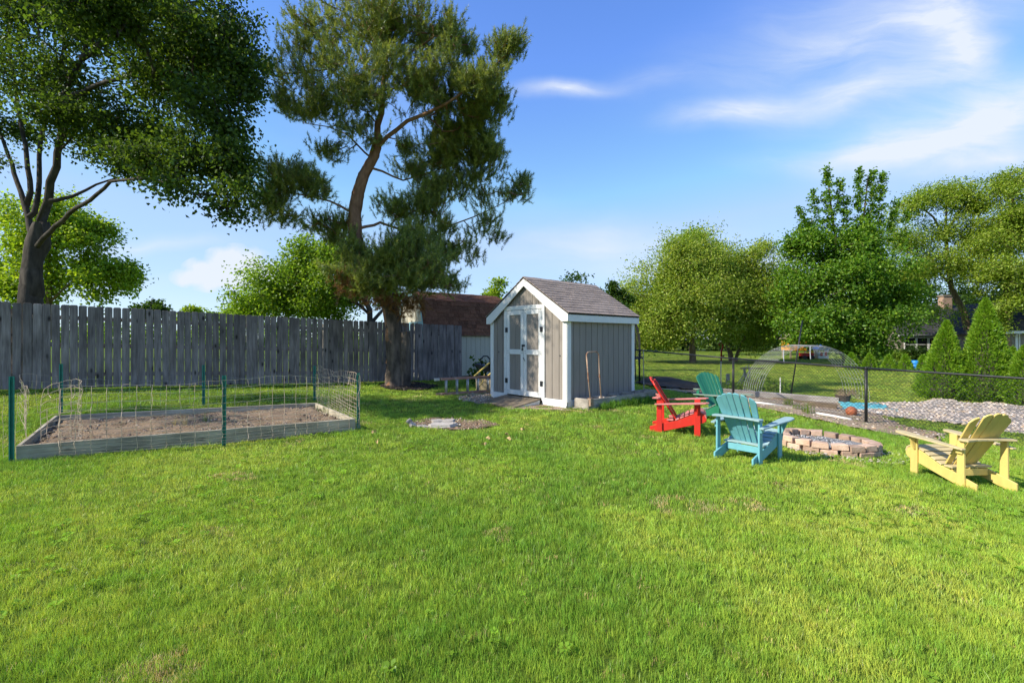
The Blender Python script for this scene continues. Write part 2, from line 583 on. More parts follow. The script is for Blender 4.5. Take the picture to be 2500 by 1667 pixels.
M['greywood'] = wood_mat('grey_timber', (.26, .22, .18), (.52, .46, .39), 'X', rnd=.15)
M['whitewood'] = wood_mat('pale_timber', (.36, .31, .26), (.58, .52, .45), 'X', rnd=.1)
M['brownwood'] = wood_mat('brown_timber', (.15, .105, .065), (.34, .26, .175), 'X', rnd=.15)
M['ramp'] = wood_mat('ramp_plywood', (.16, .125, .085), (.30, .24, .17), 'X', rnd=.05, knots=False)
M['siding'] = mat('taupe_siding', (.255, .222, .192), .7, .08, 3, (4, 4, .6), .25, 60, .03, .25)
M['trim'] = mat('white_trim', (.70, .69, .665), .55, .05, 5, (1, 1, 1), .12, 30, .02, .3, wear=(.42, .40, .36), wear_scale=16, wear_at=.73)
M['shingle'] = mat('grey_brown_shingle', (.30, .238, .195), .9, .2, 14, (1, 1, 1), .6, 130, .13, .15)
M['shingle_edge'] = mat('shingle_edge', (.045, .04, .038), .9, .2, 10)
M['barn_shingle'] = mat('brown_shingle', (.150, .070, .042), .9, .25, 14, (1, 1, 1), .6, 130, .28, .15)
M['barn_wall'] = mat('barn_siding', (.50, .46, .37), .75, .06, 4, (4, 4, .6), .2, 60, .02, .25)
M['barn_trim'] = mat('blue_trim', (.20, .36, .42), .6, .08, 6)
M['black_metal'] = mat('black_metal', (.014, .015, .016), .45, .2, 10, spec=.4)
M['black_plastic'] = mat('black_plastic', (.012, .012, .013), .5, .2, 10, spec=.4)
M['hinge'] = mat('dark_hinge', (.02, .022, .028), .5, .3, 30, spec=.4)
M['green_post'] = mat('green_steel', (.014, .19, .135), .42, .2, 12, (1, 1, 1), .1, 60, .1, .45, wear=(.25, .30, .28), wear_scale=30, wear_at=.72)
M['wire'] = mat('rusty_wire', (.54, .42, .30), .6, .35, 8, metal=.2)
M['galv'] = mat('galvanised_wire', (.46, .45, .42), .5, .25, 8, metal=.35)
M['rust'] = mat('rusty_tube', (.32, .22, .15), .6, .35, 5, (1, 1, 1), .3, 80, wear=(.22, .09, .04), wear_scale=6, wear_at=.52)
M['alu'] = mat('aluminium', (.50, .50, .48), .45, .12, 12, metal=.5)
M['orange_rail'] = mat('faded_orange_rail', (.42, .22, .16), .6, .25, 8, wear=(.5, .44, .38), wear_scale=8, wear_at=.55)
M['white_plastic'] = mat('white_plastic', (.66, .66, .65), .5, .1, 10)
M['white_pipe'] = mat('white_pipe', (.72, .70, .66), .5, .12, 12, wear=(.35, .29, .22), wear_scale=14, wear_at=.62)
M['yellow_board'] = mat('yellow_board', (.55, .42, .10), .55, .15, 8)
M['tan'] = mat('tan_bin', (.34, .27, .17), .6, .15, 6)
M['teal'] = mat('teal_tarp', (.10, .36, .40), .55, .25, 9, (1, 1, 1), .5, 20)
M['ball'] = mat('orange_ball', (.42, .13, .055), .55, .12, 20, (1, 1, 1), .3, 200)
M['brick'] = mat('fire_brick', (.38, .24, .165), .9, .22, 7, (1, 1, 1), .8, 60, .28, .15, col2=(.58, .42, .31), wear=(.17, .13, .11), wear_scale=11, wear_at=.64)
M['stone'] = mat('pale_stone', (.30, .265, .235), .9, .15, 12, (1, 1, 1), 1.0, 22, .12, .15, col2=(.52, .475, .425), wear=(.14, .12, .10), wear_scale=14, wear_at=.66)
M['bark_pine'] = mat('pine_bark', (.055, .043, .036), .95, .3, 7, (1, 1, .35), 1.0, 16, 0, .1, col2=(.19, .145, .115))
M['bark_orange'] = mat('orange_pine_bark', (.15, .075, .042), .95, .3, 7, (1, 1, .35), 1.0, 16, 0, .1, col2=(.36, .20, .12))
M['bark_dark'] = mat('dark_bark', (.035, .030, .026), .95, .3, 7, (1, 1, .3), 1.0, 18, 0, .1, col2=(.11, .095, .08))
M['bark_tan'] = mat('tan_bark', (.10, .07, .045), .95, .3, 7, (1, 1, .3), .8, 18, 0, .1, col2=(.27, .20, .13))
M['leaf'] = leaf_mat('leaf', .5)
M['needle'] = leaf_mat('needle', .34, .03)
M['grass'] = leaf_mat('grass_blade', .34, .02, 'INSTANCER', (1.2, 1.2, .6), .45)
M['rock'] = tint_mat('river_rock')
M['blue'] = mat('blue_plastic', (.02, .20, .60), .4, .1, 8)
M['orange'] = mat('orange_plastic', (.75, .32, .02), .45, .12, 8)
M['yellow_toy'] = mat('yellow_plastic', (.70, .45, .04), .45, .1, 8)
M['red_toy'] = mat('red_plastic', (.50, .03, .025), .45, .1, 8)
M['house_wall'] = mat('house_siding', (.22, .185, .15), .7, .08, 5)  # shade of the trees is put into this darker wall colour
M['house_roof'] = mat('dark_roof', (.035, .034, .036), .9, .3, 3, (1, 1, 1), .5, 20)
M['glass'] = mat('window_glass', (.012, .014, .016), .08, .1, 2, spec=.6)
M['chimney'] = mat('chimney_brick', (.36, .24, .17), .9, .2, 8)


# ------------------------------------------------------------------ lawn
def line_coords(a, b, step, far, grow=1.25):
    c = list(np.arange(a, b + 1e-6, step))
    s = step
    while c[-1] < far:
        s *= grow
        c.append(c[-1] + s)
    s = step
    while c[0] > -far:
        s *= grow
        c.insert(0, c[0] - s)
    return np.array(c)


gx = line_coords(-16, 20, .3, 2500)
gy = line_coords(-4, 34, .3, 2500)
XX, YY = np.meshgrid(gx, gy)
ZZ = gz(XX, YY)
near = np.clip(1 - (np.hypot(XX, YY - 8) - 20) / 10, 0, 1)
ZZ = ZZ + near * ((vnoise(XX, YY, .9, 3) - .5) * .03)
nx_, ny_ = len(gx), len(gy)
idx = np.arange(nx_ * ny_).reshape(ny_, nx_)
quads = np.stack([idx[:-1, :-1], idx[:-1, 1:], idx[1:, 1:], idx[1:, :-1]], -1).reshape(-1, 4)
lawn = mesh_obj('ground', np_mesh('ground', np.stack([XX, YY, ZZ], -1).reshape(-1, 3), quads, smooth=True), M['lawn'])
tag(lawn, 'wide green lawn sloping gently from the wooden fence to the wire fence', 'lawn', kind='structure')


def patch(name, poly, mat_, dz=.02, cell=.07, amp=.02, ns=6., rag=.10, label=None, cat=None, kind='structure', mound=0.0):
    """a conforming sheet of bare ground with a ragged outline (poly: x, y pairs)"""
    P = np.array([(p[0], p[1]) for p in poly])
    x0, y0 = P.min(0) - .2
    x1, y1 = P.max(0) + .2
    xs, ys = np.arange(x0, x1, cell), np.arange(y0, y1, cell)
    X, Y = np.meshgrid(xs, ys)
    jx = X + (vnoise(X, Y, 3.1, 5) - .5) * 2 * rag + (vnoise(X, Y, 9., 6) - .5) * rag
    jy = Y + (vnoise(X, Y, 3.3, 8) - .5) * 2 * rag + (vnoise(X, Y, 9., 9) - .5) * rag
    ins = in_poly(jx, jy, P)
    # distance-from-edge proxy by repeated erosion
    d = ins.astype(float)
    e = ins.copy()
    for _ in range(12):
        e2 = e.copy()
        e2[1:] &= e[:-1]
        e2[:-1] &= e[1:]
        e2[:, 1:] &= e[:, :-1]
        e2[:, :-1] &= e[:, 1:]
        e = e2
        d += e
    d = d / 13
    Z = gz(X, Y) + .004 + np.minimum(1, d * 5) * dz + amp * (vnoise(X, Y, ns, 1) + .6 * vnoise(X, Y, ns * 2.3, 2) - .6) + mound * np.sqrt(d)
    nx, ny = len(xs), len(ys)
    id_ = np.arange(nx * ny).reshape(ny, nx)
    keep = ins[:-1, :-1] & ins[:-1, 1:] & ins[1:, 1:] & ins[1:, :-1]
    q = np.stack([id_[:-1, :-1], id_[:-1, 1:], id_[1:, 1:], id_[1:, :-1]], -1)[keep]
    used = np.unique(q)
    re = np.zeros(nx * ny, int)
    re[used] = np.arange(len(used))
    V = np.stack([X, Y, Z], -1).reshape(-1, 3)[used]
    o = mesh_obj(name, np_mesh(name, V, re[q], smooth=True), mat_)
    tag(o, label, cat, kind=kind)
    return o


def px_poly(pts):
    return [(gp(*p).x, gp(*p).y) for p in pts]


# ------------------------------------------------------------------ scatter
def scatter(name, P, rot, scl, tint, pick, variants, label, cat):
    """one 'stuff' object: a point cloud that instances the variant meshes"""
    me = bpy.data.meshes.new(name + '_points')
    n = len(P)
    me.vertices.add(n)
    me.vertices.foreach_set('co', np.ascontiguousarray(P, np.float32).ravel())
    for nm, ty, arr, key in (('rot', 'FLOAT_VECTOR', rot, 'vector'), ('scl', 'FLOAT_VECTOR', scl, 'vector'), ('tint', 'FLOAT_VECTOR', tint, 'vector')):
        a = me.attributes.new(nm, ty, 'POINT')
        a.data.foreach_set(key, np.ascontiguousarray(arr, np.float32).ravel())
    a = me.attributes.new('pick', 'INT', 'POINT')
    a.data.foreach_set('value', np.ascontiguousarray(pick, np.int32))
    me.update()
    o = bpy.data.objects.new(name, me)
    COL.objects.link(o)
    cl = bpy.data.collections.new(name + '_kinds')
    for i, vm in enumerate(variants):
        vo = bpy.data.objects.new('%s_kind_%02d' % (name, i), vm)
        cl.objects.link(vo)
    ng = bpy.data.node_groups.new(name + '_nodes', 'GeometryNodeTree')
    ng.interface.new_socket('Geometry', in_out='INPUT', socket_type='NodeSocketGeometry')
    ng.interface.new_socket('Geometry', in_out='OUTPUT', socket_type='NodeSocketGeometry')
    N = ng.nodes
    gi, go = N.new('NodeGroupInput'), N.new('NodeGroupOutput')
    ip = N.new('GeometryNodeInstanceOnPoints')
    ci = N.new('GeometryNodeCollectionInfo')
    ci.inputs['Collection'].default_value = cl
    ci.inputs['Separate Children'].default_value = True
    ci.inputs['Reset Children'].default_value = True
    ip.inputs['Pick Instance'].default_value = True

    def attr(nm, ty):
        q = N.new('GeometryNodeInputNamedAttribute')
        q.data_type = ty
        q.inputs['Name'].default_value = nm
        return [s for s in q.outputs if s.enabled and s.name == 'Attribute'][0]
    L = ng.links.new
    L(gi.outputs[0], ip.inputs['Points'])
    L(ci.outputs[0], ip.inputs['Instance'])
    L(attr('pick', 'INT'), ip.inputs['Instance Index'])
    e2r = N.new('FunctionNodeEulerToRotation')
    L(attr('rot', 'FLOAT_VECTOR'), e2r.inputs[0])
    L(e2r.outputs[0], ip.inputs['Rotation'])
    L(attr('scl', 'FLOAT_VECTOR'), ip.inputs['Scale'])
    L(ip.outputs[0], go.inputs[0])
    md = o.modifiers.new('scatter', 'NODES')
    md.node_group = ng
    return tag(o, label, cat, kind='stuff')


def tuft_mesh(rng, nb=14, rad=.045, h=(.026, .058), wd=.0028, lean=.55):
    V, Fq, Ft = [], [], []
    for _ in range(nb):
        a = rng.uniform(0, 2 * PI)
        r = rad * math.sqrt(rng.uniform())
        bx, by = r * math.cos(a), r * math.sin(a)
        hh = rng.uniform(*h)
        la = rng.uniform(0, 2 * PI)
        l = lean * hh * rng.uniform(.1, 1.2)
        dx, dy = math.cos(la) * l, math.sin(la) * l
        wa = rng.uniform(0, PI)
        wx, wy = math.cos(wa) * wd / 2, math.sin(wa) * wd / 2
        o = len(V)
        V += [(bx - wx, by - wy, -.005), (bx + wx, by + wy, -.005),
              (bx + dx * .35 - wx * .9, by + dy * .35 - wy * .9, hh * .55), (bx + dx * .35 + wx * .9, by + dy * .35 + wy * .9, hh * .55),
              (bx + dx, by + dy, hh * rng.uniform(.85, 1))]
        Ft += [(o, o + 1, o + 3), (o, o + 3, o + 2), (o + 2, o + 3, o + 4)]
    me = np_mesh('grass_tuft', np.array(V), np.array(Ft))
    me.materials.append(M['grass'])
    return me


def rock_mesh(rng, name='rock', flat=.7, mat_=None):
    bm = bmesh.new()
    bmesh.ops.create_icosphere(bm, subdivisions=1, radius=.5)
    for v_ in bm.verts:
        v_.co *= rng.uniform(.75, 1.12)
        v_.co.z *= flat
    me = bpy.data.meshes.new(name)
    bm.to_mesh(me)
    bm.free()
    me.materials.append(mat_ or M['rock'])
    return me


# key places -------------------------------------------------------
FA, FB = np.array((-10.64, 9.79)), np.array((-1.82, 16.06))       # wooden fence
FD = (FB - FA) / np.linalg.norm(FB - FA)
FN = np.array((FD[1], -FD[0]))                                     # towards the yard
CA, CB = np.array((4.52, 16.7)), np.array((7.93, 10.55))           # wire fence
SR = np.array((1.153, 9.9))                                        # shed, near corner
SU, SV = np.array((.74, .673)), np.array((-.673, .74))
SL = 2.44
PIT = np.array((4.80, 7.2))
BOX = [gp(38, 1129), gp(868, 1052), gp(773, 982, .2), gp(134, 1013, .2)]
shed_poly = [SR, SR + SU * SL, SR + SU * SL + SV * SL, SR + SV * SL]
pit_poly = [PIT + .78 * np.array((math.cos(t), math.sin(t))) for t in np.linspace(0, 2 * PI, 20)[:-1]]
barn_K = np.array((-2.98, 16.2))
BU = FD
BN = np.array((-BU[1], BU[0]))
barn_poly = [barn_K, barn_K + BU * 3.6, barn_K + BU * 3.6 + BN * 2.6, barn_K + BN * 2.6]

strip_px = [(1600, 948), (1690, 962), (1800, 988), (1900, 1006), (2010, 1028), (2110, 1049), (2200, 1064), (2300, 1082), (2310, 1062),
            (2200, 1036), (2150, 1012), (2060, 985), (1900, 962), (1780, 948), (1700, 943)]
bed_px = [(2070, 1000), (2130, 984), (2250, 984), (2310, 968), (2345, 985), (2400, 986), (2460, 972), (2500, 980), (2620, 1010), (2620, 1110),
          (2500, 1062), (2400, 1046), (2320, 1034), (2250, 1028), (2150, 1016)]
bare_px = [(998, 1036), (1040, 1022), (1100, 1020), (1170, 1024), (1222, 1032), (1190, 1044), (1120, 1052), (1060, 1048), (1010, 1042)]
lad_px = [(1111, 970), (1150, 962), (1205, 955), (1250, 985), (1190, 988), (1130, 980)]
ring_px = [(925, 944), (960, 932), (1010, 934), (1070, 944), (1040, 953), (990, 956), (945, 951)]
front_px = [(1196, 985), (1240, 1000), (1300, 1000), (1390, 1003), (1410, 995), (1330, 985)]
strip, bed, bare, ladp, ring, frontp = map(px_poly, (strip_px, bed_px, bare_px, lad_px, ring_px, front_px))

patch('dirt_strip', strip, M['dirt'], .015, .07, .03, 7, .09, 'strip of bare dirt under the black wire fence', 'dirt')
patch('river_rock_bed', bed, M['gravel_base'], .03, .09, .03, 5, .06, 'bed of pale river rock under the two big arborvitae', 'rock bed')
patch('bare_patch', bare, M['patch_dirt'], .004, .05, .012, 9, .14, 'bare dirt patch around the pale flat stones in the lawn', 'dirt')
patch('gravel_patch', ladp, M['gravel_base'], .006, .05, .02, 9, .08, 'small gravel patch between ladder and shed', 'gravel')
patch('mulch_ring', ring, M['mulch'], .03, .06, .04, 8, .10, 'dark mulch ring round the foot of the pine', 'mulch')
patch('shed_front_dirt', frontp, M['dirt'], .004, .05, .012, 9, .06, 'bare dirt along the front of the grey shed', 'dirt')
box_in = [tuple(p)[:2] for p in BOX]
holes = [box_in, shed_poly, pit_poly, barn_poly]


def in_any(x, y, polys, wob=0.0):
    if wob:
        x = x + (vnoise(x, y, 3., 11) - .5) * wob
        y = y + (vnoise(x, y, 3., 12) - .5) * wob
    r = np.zeros(x.shape, bool)
    for p in polys:
        r |= in_poly(x, y, np.array(p))
    return r


def grass_field(rng):
    PX, PY, KS, KH = [], [], [], []
    for (za, zb, dens, ks, kh) in ((1.5, 2.6, 1700, .75, 1.0), (2.6, 4, 1050, .92, 1.0), (4, 6, 560, 1.12, 1.0), (6, 9, 240, 1.45, 1.05),
                                   (9, 13, 105, 1.9, 1.1), (13, 20, 48, 2.6, 1.15), (20, 34, 18, 3.8, 1.2), (34, 60, 5, 6., 1.4)):
        hw = 1.2
        area = hw * (zb * zb - za * za) + 1.6 * (zb - za)
        n = int(area * dens)
        y = np.sqrt(rng.uniform(za * za, zb * zb, n))
        x = rng.uniform(-1, 1, n) * (hw * y + .8)
        PX.append(x)
        PY.append(y)
        KS.append(np.full(n, ks))
        KH.append(np.full(n, kh))
    x, y, ks, kh = map(np.concatenate, (PX, PY, KS, KH))
    keep = ~in_any(x, y, holes)
    keep &= ~(in_any(x, y, [strip, bed, bare, ladp, ring, frontp], .30) & (rng.uniform(size=len(x)) < .88))
    # behind the wooden fence nothing is seen
    beh = ((x - FA[0]) * FN[0] + (y - FA[1]) * FN[1] < -.6) & (x < -1)
    keep &= ~beh
    x, y, ks, kh = x[keep], y[keep], ks[keep], kh[keep]
    n = len(x)
    z = gz(x, y) + np.clip(1 - (np.hypot(x, y - 8) - 20) / 10, 0, 1) * ((vnoise(x, y, .9, 3) - .5) * .03)
    big = vnoise(x, y, .55, 21)
    mid = vnoise(x, y, 1.9, 22)
    fine = vnoise(x, y, 6., 23)
    lush = .45 * big + .35 * mid + .2 * fine
    # base colours
    g1_ = np.array((.37, .52, .060))
    g2_ = np.array((.20, .36, .040))
    yel = np.array((.47, .54, .09))
    straw = np.array((.66, .54, .24))
    t = np.clip((lush - .3) / .4, 0, 1)[:, None]
    c = g1_ * (1 - t) + g2_ * t
    yl = np.clip((.42 - lush) / .2, 0, 1)[:, None]
    c = c * (1 - .6 * yl) + yel * .6 * yl
    spots = (vnoise(x, y, 1.35, 31) > .87) & (fine > .38)
    st = (spots & (rng.uniform(size=n) < .6)) | (rng.uniform(size=n) < .025)
    c[st] = straw * rng.uniform(.7, 1.1, (st.sum(), 1))
    # beside the bed and the wire fence the grass is dry
    c *= rng.uniform(.60, 1.30, (n, 1))
    c[:, 0] *= rng.uniform(.85, 1.2, n)
    hgt = kh * (.62 + .75 * np.clip(lush, 0, 1)) * rng.uniform(.75, 1.2, n)
    hgt[st] *= .6
    far = (y > 18) | ((x - CA[0]) * (CB[1] - CA[1]) - (y - CA[1]) * (CB[0] - CA[0]) < 0)
    neigh = ((x - CA[0]) * (-(CB[1] - CA[1])) + (y - CA[1]) * (CB[0] - CA[0])) > .3      # the neighbour's lawn
    c[neigh & (y > 8)] *= np.array((1.15, 1.0, 1.2))
    hgt[neigh & (y > 8)] *= .75
    rot = np.stack([rng.normal(0, .16, n), rng.normal(0, .16, n), rng.uniform(0, 2 * PI, n)], 1)
    scl = np.stack([ks * rng.uniform(.85, 1.2, n), ks * rng.uniform(.85, 1.2, n), hgt], 1)
    P = np.stack([x, y, z], 1)
    vr = [tuft_mesh(rng) for _ in range(9)]
    scatter('grass', P, rot, scl, c, rng.integers(0, 9, n), vr, 'short green lawn grass with a few straw coloured spots', 'grass')
    return n


N_GRASS = grass_field(np.random.default_rng(5))


def rocks_in(name, poly, n, size, cols, label, cat, seed, flat=.65, dz=.02, wob=.06):
    rng = np.random.default_rng(seed)
    P = np.array([(p[0], p[1]) for p in poly])
    x0, y0 = P.min(0)
    x1, y1 = P.max(0)
    x, y = rng.uniform(x0, x1, n * 6), rng.uniform(y0, y1, n * 6)
    k = np.nonzero(in_any(x, y, [poly], wob))[0][:n]
    x, y = x[k], y[k]
    n = len(x)
    s = rng.uniform(size[0], size[1], n) * rng.uniform(.7, 1.3, n)
    pal = np.array(cols)
    c = pal[rng.integers(0, len(pal), n)] * rng.uniform(.75, 1.25, (n, 1))
    z = gz(x, y) + dz + s * .12
    rot = rng.uniform(0, 2 * PI, (n, 3)) * np.array((.15, .15, 1))
    scl = s[:, None] * rng.uniform(.75, 1.3, (n, 3))
    return scatter(name, np.stack([x, y, z], 1), rot, scl, c, rng.integers(0, 5, n),
                   [rock_mesh(rng, name + '_kind', flat) for _ in range(5)], label, cat)


PALE = [(.50, .43, .37), (.44, .37, .31), (.58, .51, .45), (.38, .32, .28), (.50, .39, .31), (.30, .26, .24)]
TANS = [(.42, .31, .21), (.50, .40, .29), (.34, .25, .17), (.58, .50, .40), (.26, .19, .13), (.45, .29, .17)]
rocks_in('river_rock', bed, 6200, (.03, .085), PALE + TANS[:2], 'pale rounded river rock covering the bed by the wire fence', 'river rock', 3)
rocks_in('strip_gravel', strip, 1500, (.02, .06), TANS + PALE[:3], 'tan gravel and dry leaves in the strip below the wire fence', 'gravel', 4, .5)
rocks_in('shed_gravel', ladp, 700, (.015, .04), TANS, 'loose gravel beside the ladder at the shed corner', 'gravel', 6)
rocks_in('mulch_chips', ring, 900, (.03, .07), [(.03, .024, .02), (.06, .045, .035), (.10, .08, .06)], 'dark bark chips round the pine trunk', 'mulch', 7, .35, .03)
rocks_in('patch_debris', bare, 420, (.012, .035), TANS, 'bits of bark and gravel on the bare lawn patch', 'gravel', 8, .4, .01)
rocks_in('front_debris', frontp, 260, (.012, .03), TANS, 'bits of gravel along the shed front', 'gravel', 9, .5, .005)


def lawn_weeds():
    rng = np.random.default_rng(77)
    vr = []
    for kk in range(3):
        V, F = [], []
        for j in range(7):
            a = 2 * PI * j / 7 + rng.uniform(-.3, .3)
            l = rng.uniform(.018, .034)
            d = np.array((math.cos(a), math.sin(a), 0))
            s_ = np.array((-d[1], d[0], 0)) * l * .42
            b_ = d * .006 + np.array((0, 0, .028))
            o = len(V)
            V += [b_, b_ + d * l * .5 + s_ + np.array((0, 0, .008)), b_ + d * l + np.array((0, 0, rng.uniform(-.006, .012))), b_ + d * l * .5 - s_ + np.array((0, 0, .008))]
            F += [(o, o + 1, o + 2), (o, o + 2, o + 3)]
        me = np_mesh('clover', np.array(V), np.array(F))
        me.materials.append(M['grass'])
        vr.append(me)
    n = 2600
    y = np.sqrt(rng.uniform(1.8 ** 2, 9 ** 2, n))
    x = rng.uniform(-1, 1, n) * (1.15 * y + .4)
    k = (vnoise(x, y, 1.1, 41) > .68) & ~in_any(x, y, holes) & ~in_any(x, y, [strip, bed, bare, ladp, ring, frontp])
    x, y = x[k], y[k]
    n = len(x)
    c = np.array((.25, .43, .03)) * rng.uniform(.7, 1.3, (n, 1))
    scatter('clover', np.c_[x, y, gz(x, y)], np.c_[rng.normal(0, .15, (n, 2)), rng.uniform(0, 6, n)], np.ones((n, 3)) * rng.uniform(.7, 1.3, (n, 1)), c, rng.integers(0, 3, n), vr,
            'small broad leaved clover patches growing in the lawn', 'clover')


lawn_weeds()


# ------------------------------------------------------------------ trees
def rand_unit(rng, n):
    q = rng.normal(size=(n, 3))
    return q / np.linalg.norm(q, axis=1, keepdims=True)


def leaf_arrays(C, D, Nn, L, Wd, fold=.25):
    """kite leaves: C base, D direction, Nn normal hint -> verts, quads"""
    S_ = np.cross(D, Nn)
    S_ /= np.linalg.norm(S_, axis=1, keepdims=True) + 1e-9
    Nn = np.cross(S_, D)
    L = L[:, None]
    Wd = Wd[:, None]
    v0 = C
    v1 = C + D * L * .45 + S_ * Wd * .5 + Nn * Wd * fold
    v2 = C + D * L
    v3 = C + D * L * .45 - S_ * Wd * .5 + Nn * Wd * fold
    V = np.stack([v0, v1, v2, v3], 1).reshape(-1, 3)
    n = len(C)
    i = np.arange(n) * 4
    F = np.concatenate([np.stack([i, i + 1, i + 2], 1), np.stack([i, i + 2, i + 3], 1)])
    return V, F


def sample_lobes(rng, lobes, n, shell=.55):
    """lobes: (centre, radii, weight) -> n points, leaning to the outside of each lobe"""
    wts = np.array([l[2] for l in lobes], float)
    pick = rng.choice(len(lobes), n, p=wts / wts.sum())
    C = np.array([l[0] for l in lobes])[pick]
    R = np.array([l[1] for l in lobes])[pick]
    r = rng.uniform(0, 1, n) ** (1 / 3.)
    r = r * (1 - shell) + shell * np.clip(rng.normal(.93, .12, n), .3, 1.12)
    q = rand_unit(rng, n)
    return C + q * r[:, None] * R, q


def sample_clumps(rng, lobes, n, per=11, size=.42, out=(.22, 1.0), zf=.72):
    """targets gathered in ragged clumps spread over the lobes, with gaps between them"""
    m = max(4, n // per)
    wts = np.array([l[2] for l in lobes], float)
    pick = rng.choice(len(lobes), m, p=wts / wts.sum())
    C = np.array([l[0] for l in lobes])[pick]
    R = np.array([l[1] for l in lobes])[pick]
    q = rand_unit(rng, m)
    cc = C + q * R * rng.uniform(out[0], out[1], (m, 1))
    mean = R.mean(1, keepdims=True)
    rr = (R * .5 + mean * .5) * size * rng.uniform(.6, 1.35, (m, 1)) * np.array((1, 1, zf))
    k = rng.integers(0, m, n)
    g_ = rand_unit(rng, n)
    rad_ = np.clip(np.abs(rng.normal(.62, .3, n)), 0, 1.35)
    T = cc[k] + g_ * rr[k] * rad_[:, None]
    o = g_ * .6 + q[k] * .6
    return T, o / (np.linalg.norm(o, axis=1, keepdims=True) + 1e-9)


def skeleton(rng, limbs, targets, seg=.35, kink=.12, droop=.0):
    """limbs: list of polylines [(x,y,z,r)...]; every target is joined by a twig to the nearest wood"""
    pos, par, rad = [], [], []
    for li, pl in enumerate(limbs):
        prev = -1
        P = [np.array(p[:3], float) for p in pl]
        R = [p[3] for p in pl]
        if li > 0:
            A = np.array(pos)
            prev = int(np.argmin(((A - P[0]) ** 2).sum(1)))
        first = True
        for i in range(len(P) - 1):
            d = np.linalg.norm(P[i + 1] - P[i])
            k = max(1, int(d / seg))
            for s in range(0 if first else 1, k + 1):
                t = s / k
                p = P[i] * (1 - t) + P[i + 1] * t
                if not (first and s == 0 and li > 0):
                    p = p + rng.normal(0, .25 * R[i], 3) * (0 if (first and s == 0) else 1)
                pos.append(p)
                par.append(prev)
                rad.append(R[i] * (1 - t) + R[i + 1] * t)
                prev = len(pos) - 1
            first = False
    nfix = len(pos)
    A = np.array(pos)
    order = np.argsort([((A - t) ** 2).sum(1).min() for t in targets])
    cap = len(pos) + len(targets) * 14
    POS = np.zeros((cap, 3))
    POS[:len(pos)] = A
    n = len(pos)
    for ti in order:
        t = targets[ti]
        d = np.linalg.norm(POS[:n] - t, axis=1)
        cost = d + .9 * np.maximum(0, POS[:n, 2] - t[2] + droop * d)
        j = int(np.argmin(cost))
        L = d[j]
        k = int(min(12, max(1, round(L / seg))))
        st = POS[j].copy()
        prev = j
        side = rng.normal(0, kink * L, 3)
        for s in range(1, k + 1):
            tt = s / k
            p = st * (1 - tt) + t * tt + side * math.sin(PI * tt) * (1 if s < k else 0)
            p[2] += .10 * L * math.sin(PI * tt)
            POS[n] = p
            pos.append(p)
            par.append(prev)
            rad.append(0)
            prev = n
            n += 1
    return POS[:n], np.array(par), np.array(rad), nfix


def wood_mesh(name, POS, par, rad, nfix, r_tip=.006, expo=.42, sides=(9, 5, 3), thick=1.0, r_cap=.06):
    n = len(POS)
    cnt = np.zeros(n)
    kids = [[] for _ in range(n)]
    for i in range(n - 1, -1, -1):
        if not kids[i]:
            cnt[i] = 1
        if par[i] >= 0:
            kids[par[i]].append(i)
            cnt[par[i]] += cnt[i]
    r = r_tip * cnt ** expo * thick
    r = np.minimum(r, r_cap)
    r[:nfix] = np.maximum(rad[:nfix], r_tip)
    V, F = [], []
    starts = [i for i in range(n) if par[i] < 0]
    stack = [(s, None) for s in starts]
    while stack:
        s, fr = stack.pop()
        chain = [s] if fr is None else [fr, s]
        cur = s
        while kids[cur]:
            ks = sorted(kids[cur], key=lambda q: (-(1 if q < nfix and cur < nfix and q == cur + 1 else 0), -cnt[q]))
            for o in ks[1:]:
                stack.append((o, cur))
            cur = ks[0]
            chain.append(cur)
        if len(chain) < 2:
            continue
        P = POS[chain]
        rr = r[chain].copy()
        if fr is not None:
            rr[0] = min(rr[0], rr[1] * 1.25)
        rm = rr.max()
        k = sides[0] if rm > .06 else (sides[1] if rm > .02 else sides[2])
        T = np.gradient(P, axis=0)
        T /= np.linalg.norm(T, axis=1, keepdims=True) + 1e-9
        a = np.cross(T[0], (0.3, .9, .1))
        a /= np.linalg.norm(a) + 1e-9
        base = len(V)
        for i in range(len(P)):
            a = a - T[i] * np.dot(a, T[i])
            a /= np.linalg.norm(a) + 1e-9
            b = np.cross(T[i], a)
            for j in range(k):
                t = 2 * PI * j / k
                V.append(P[i] + (a * math.cos(t) + b * math.sin(t)) * rr[i])
        for i in range(len(P) - 1):
            for j in range(k):
                F.append((base + i * k + j, base + i * k + (j + 1) % k, base + (i + 1) * k + (j + 1) % k, base + (i + 1) * k + j))
    return np_mesh(name, np.array(V), np.array(F), smooth=True)


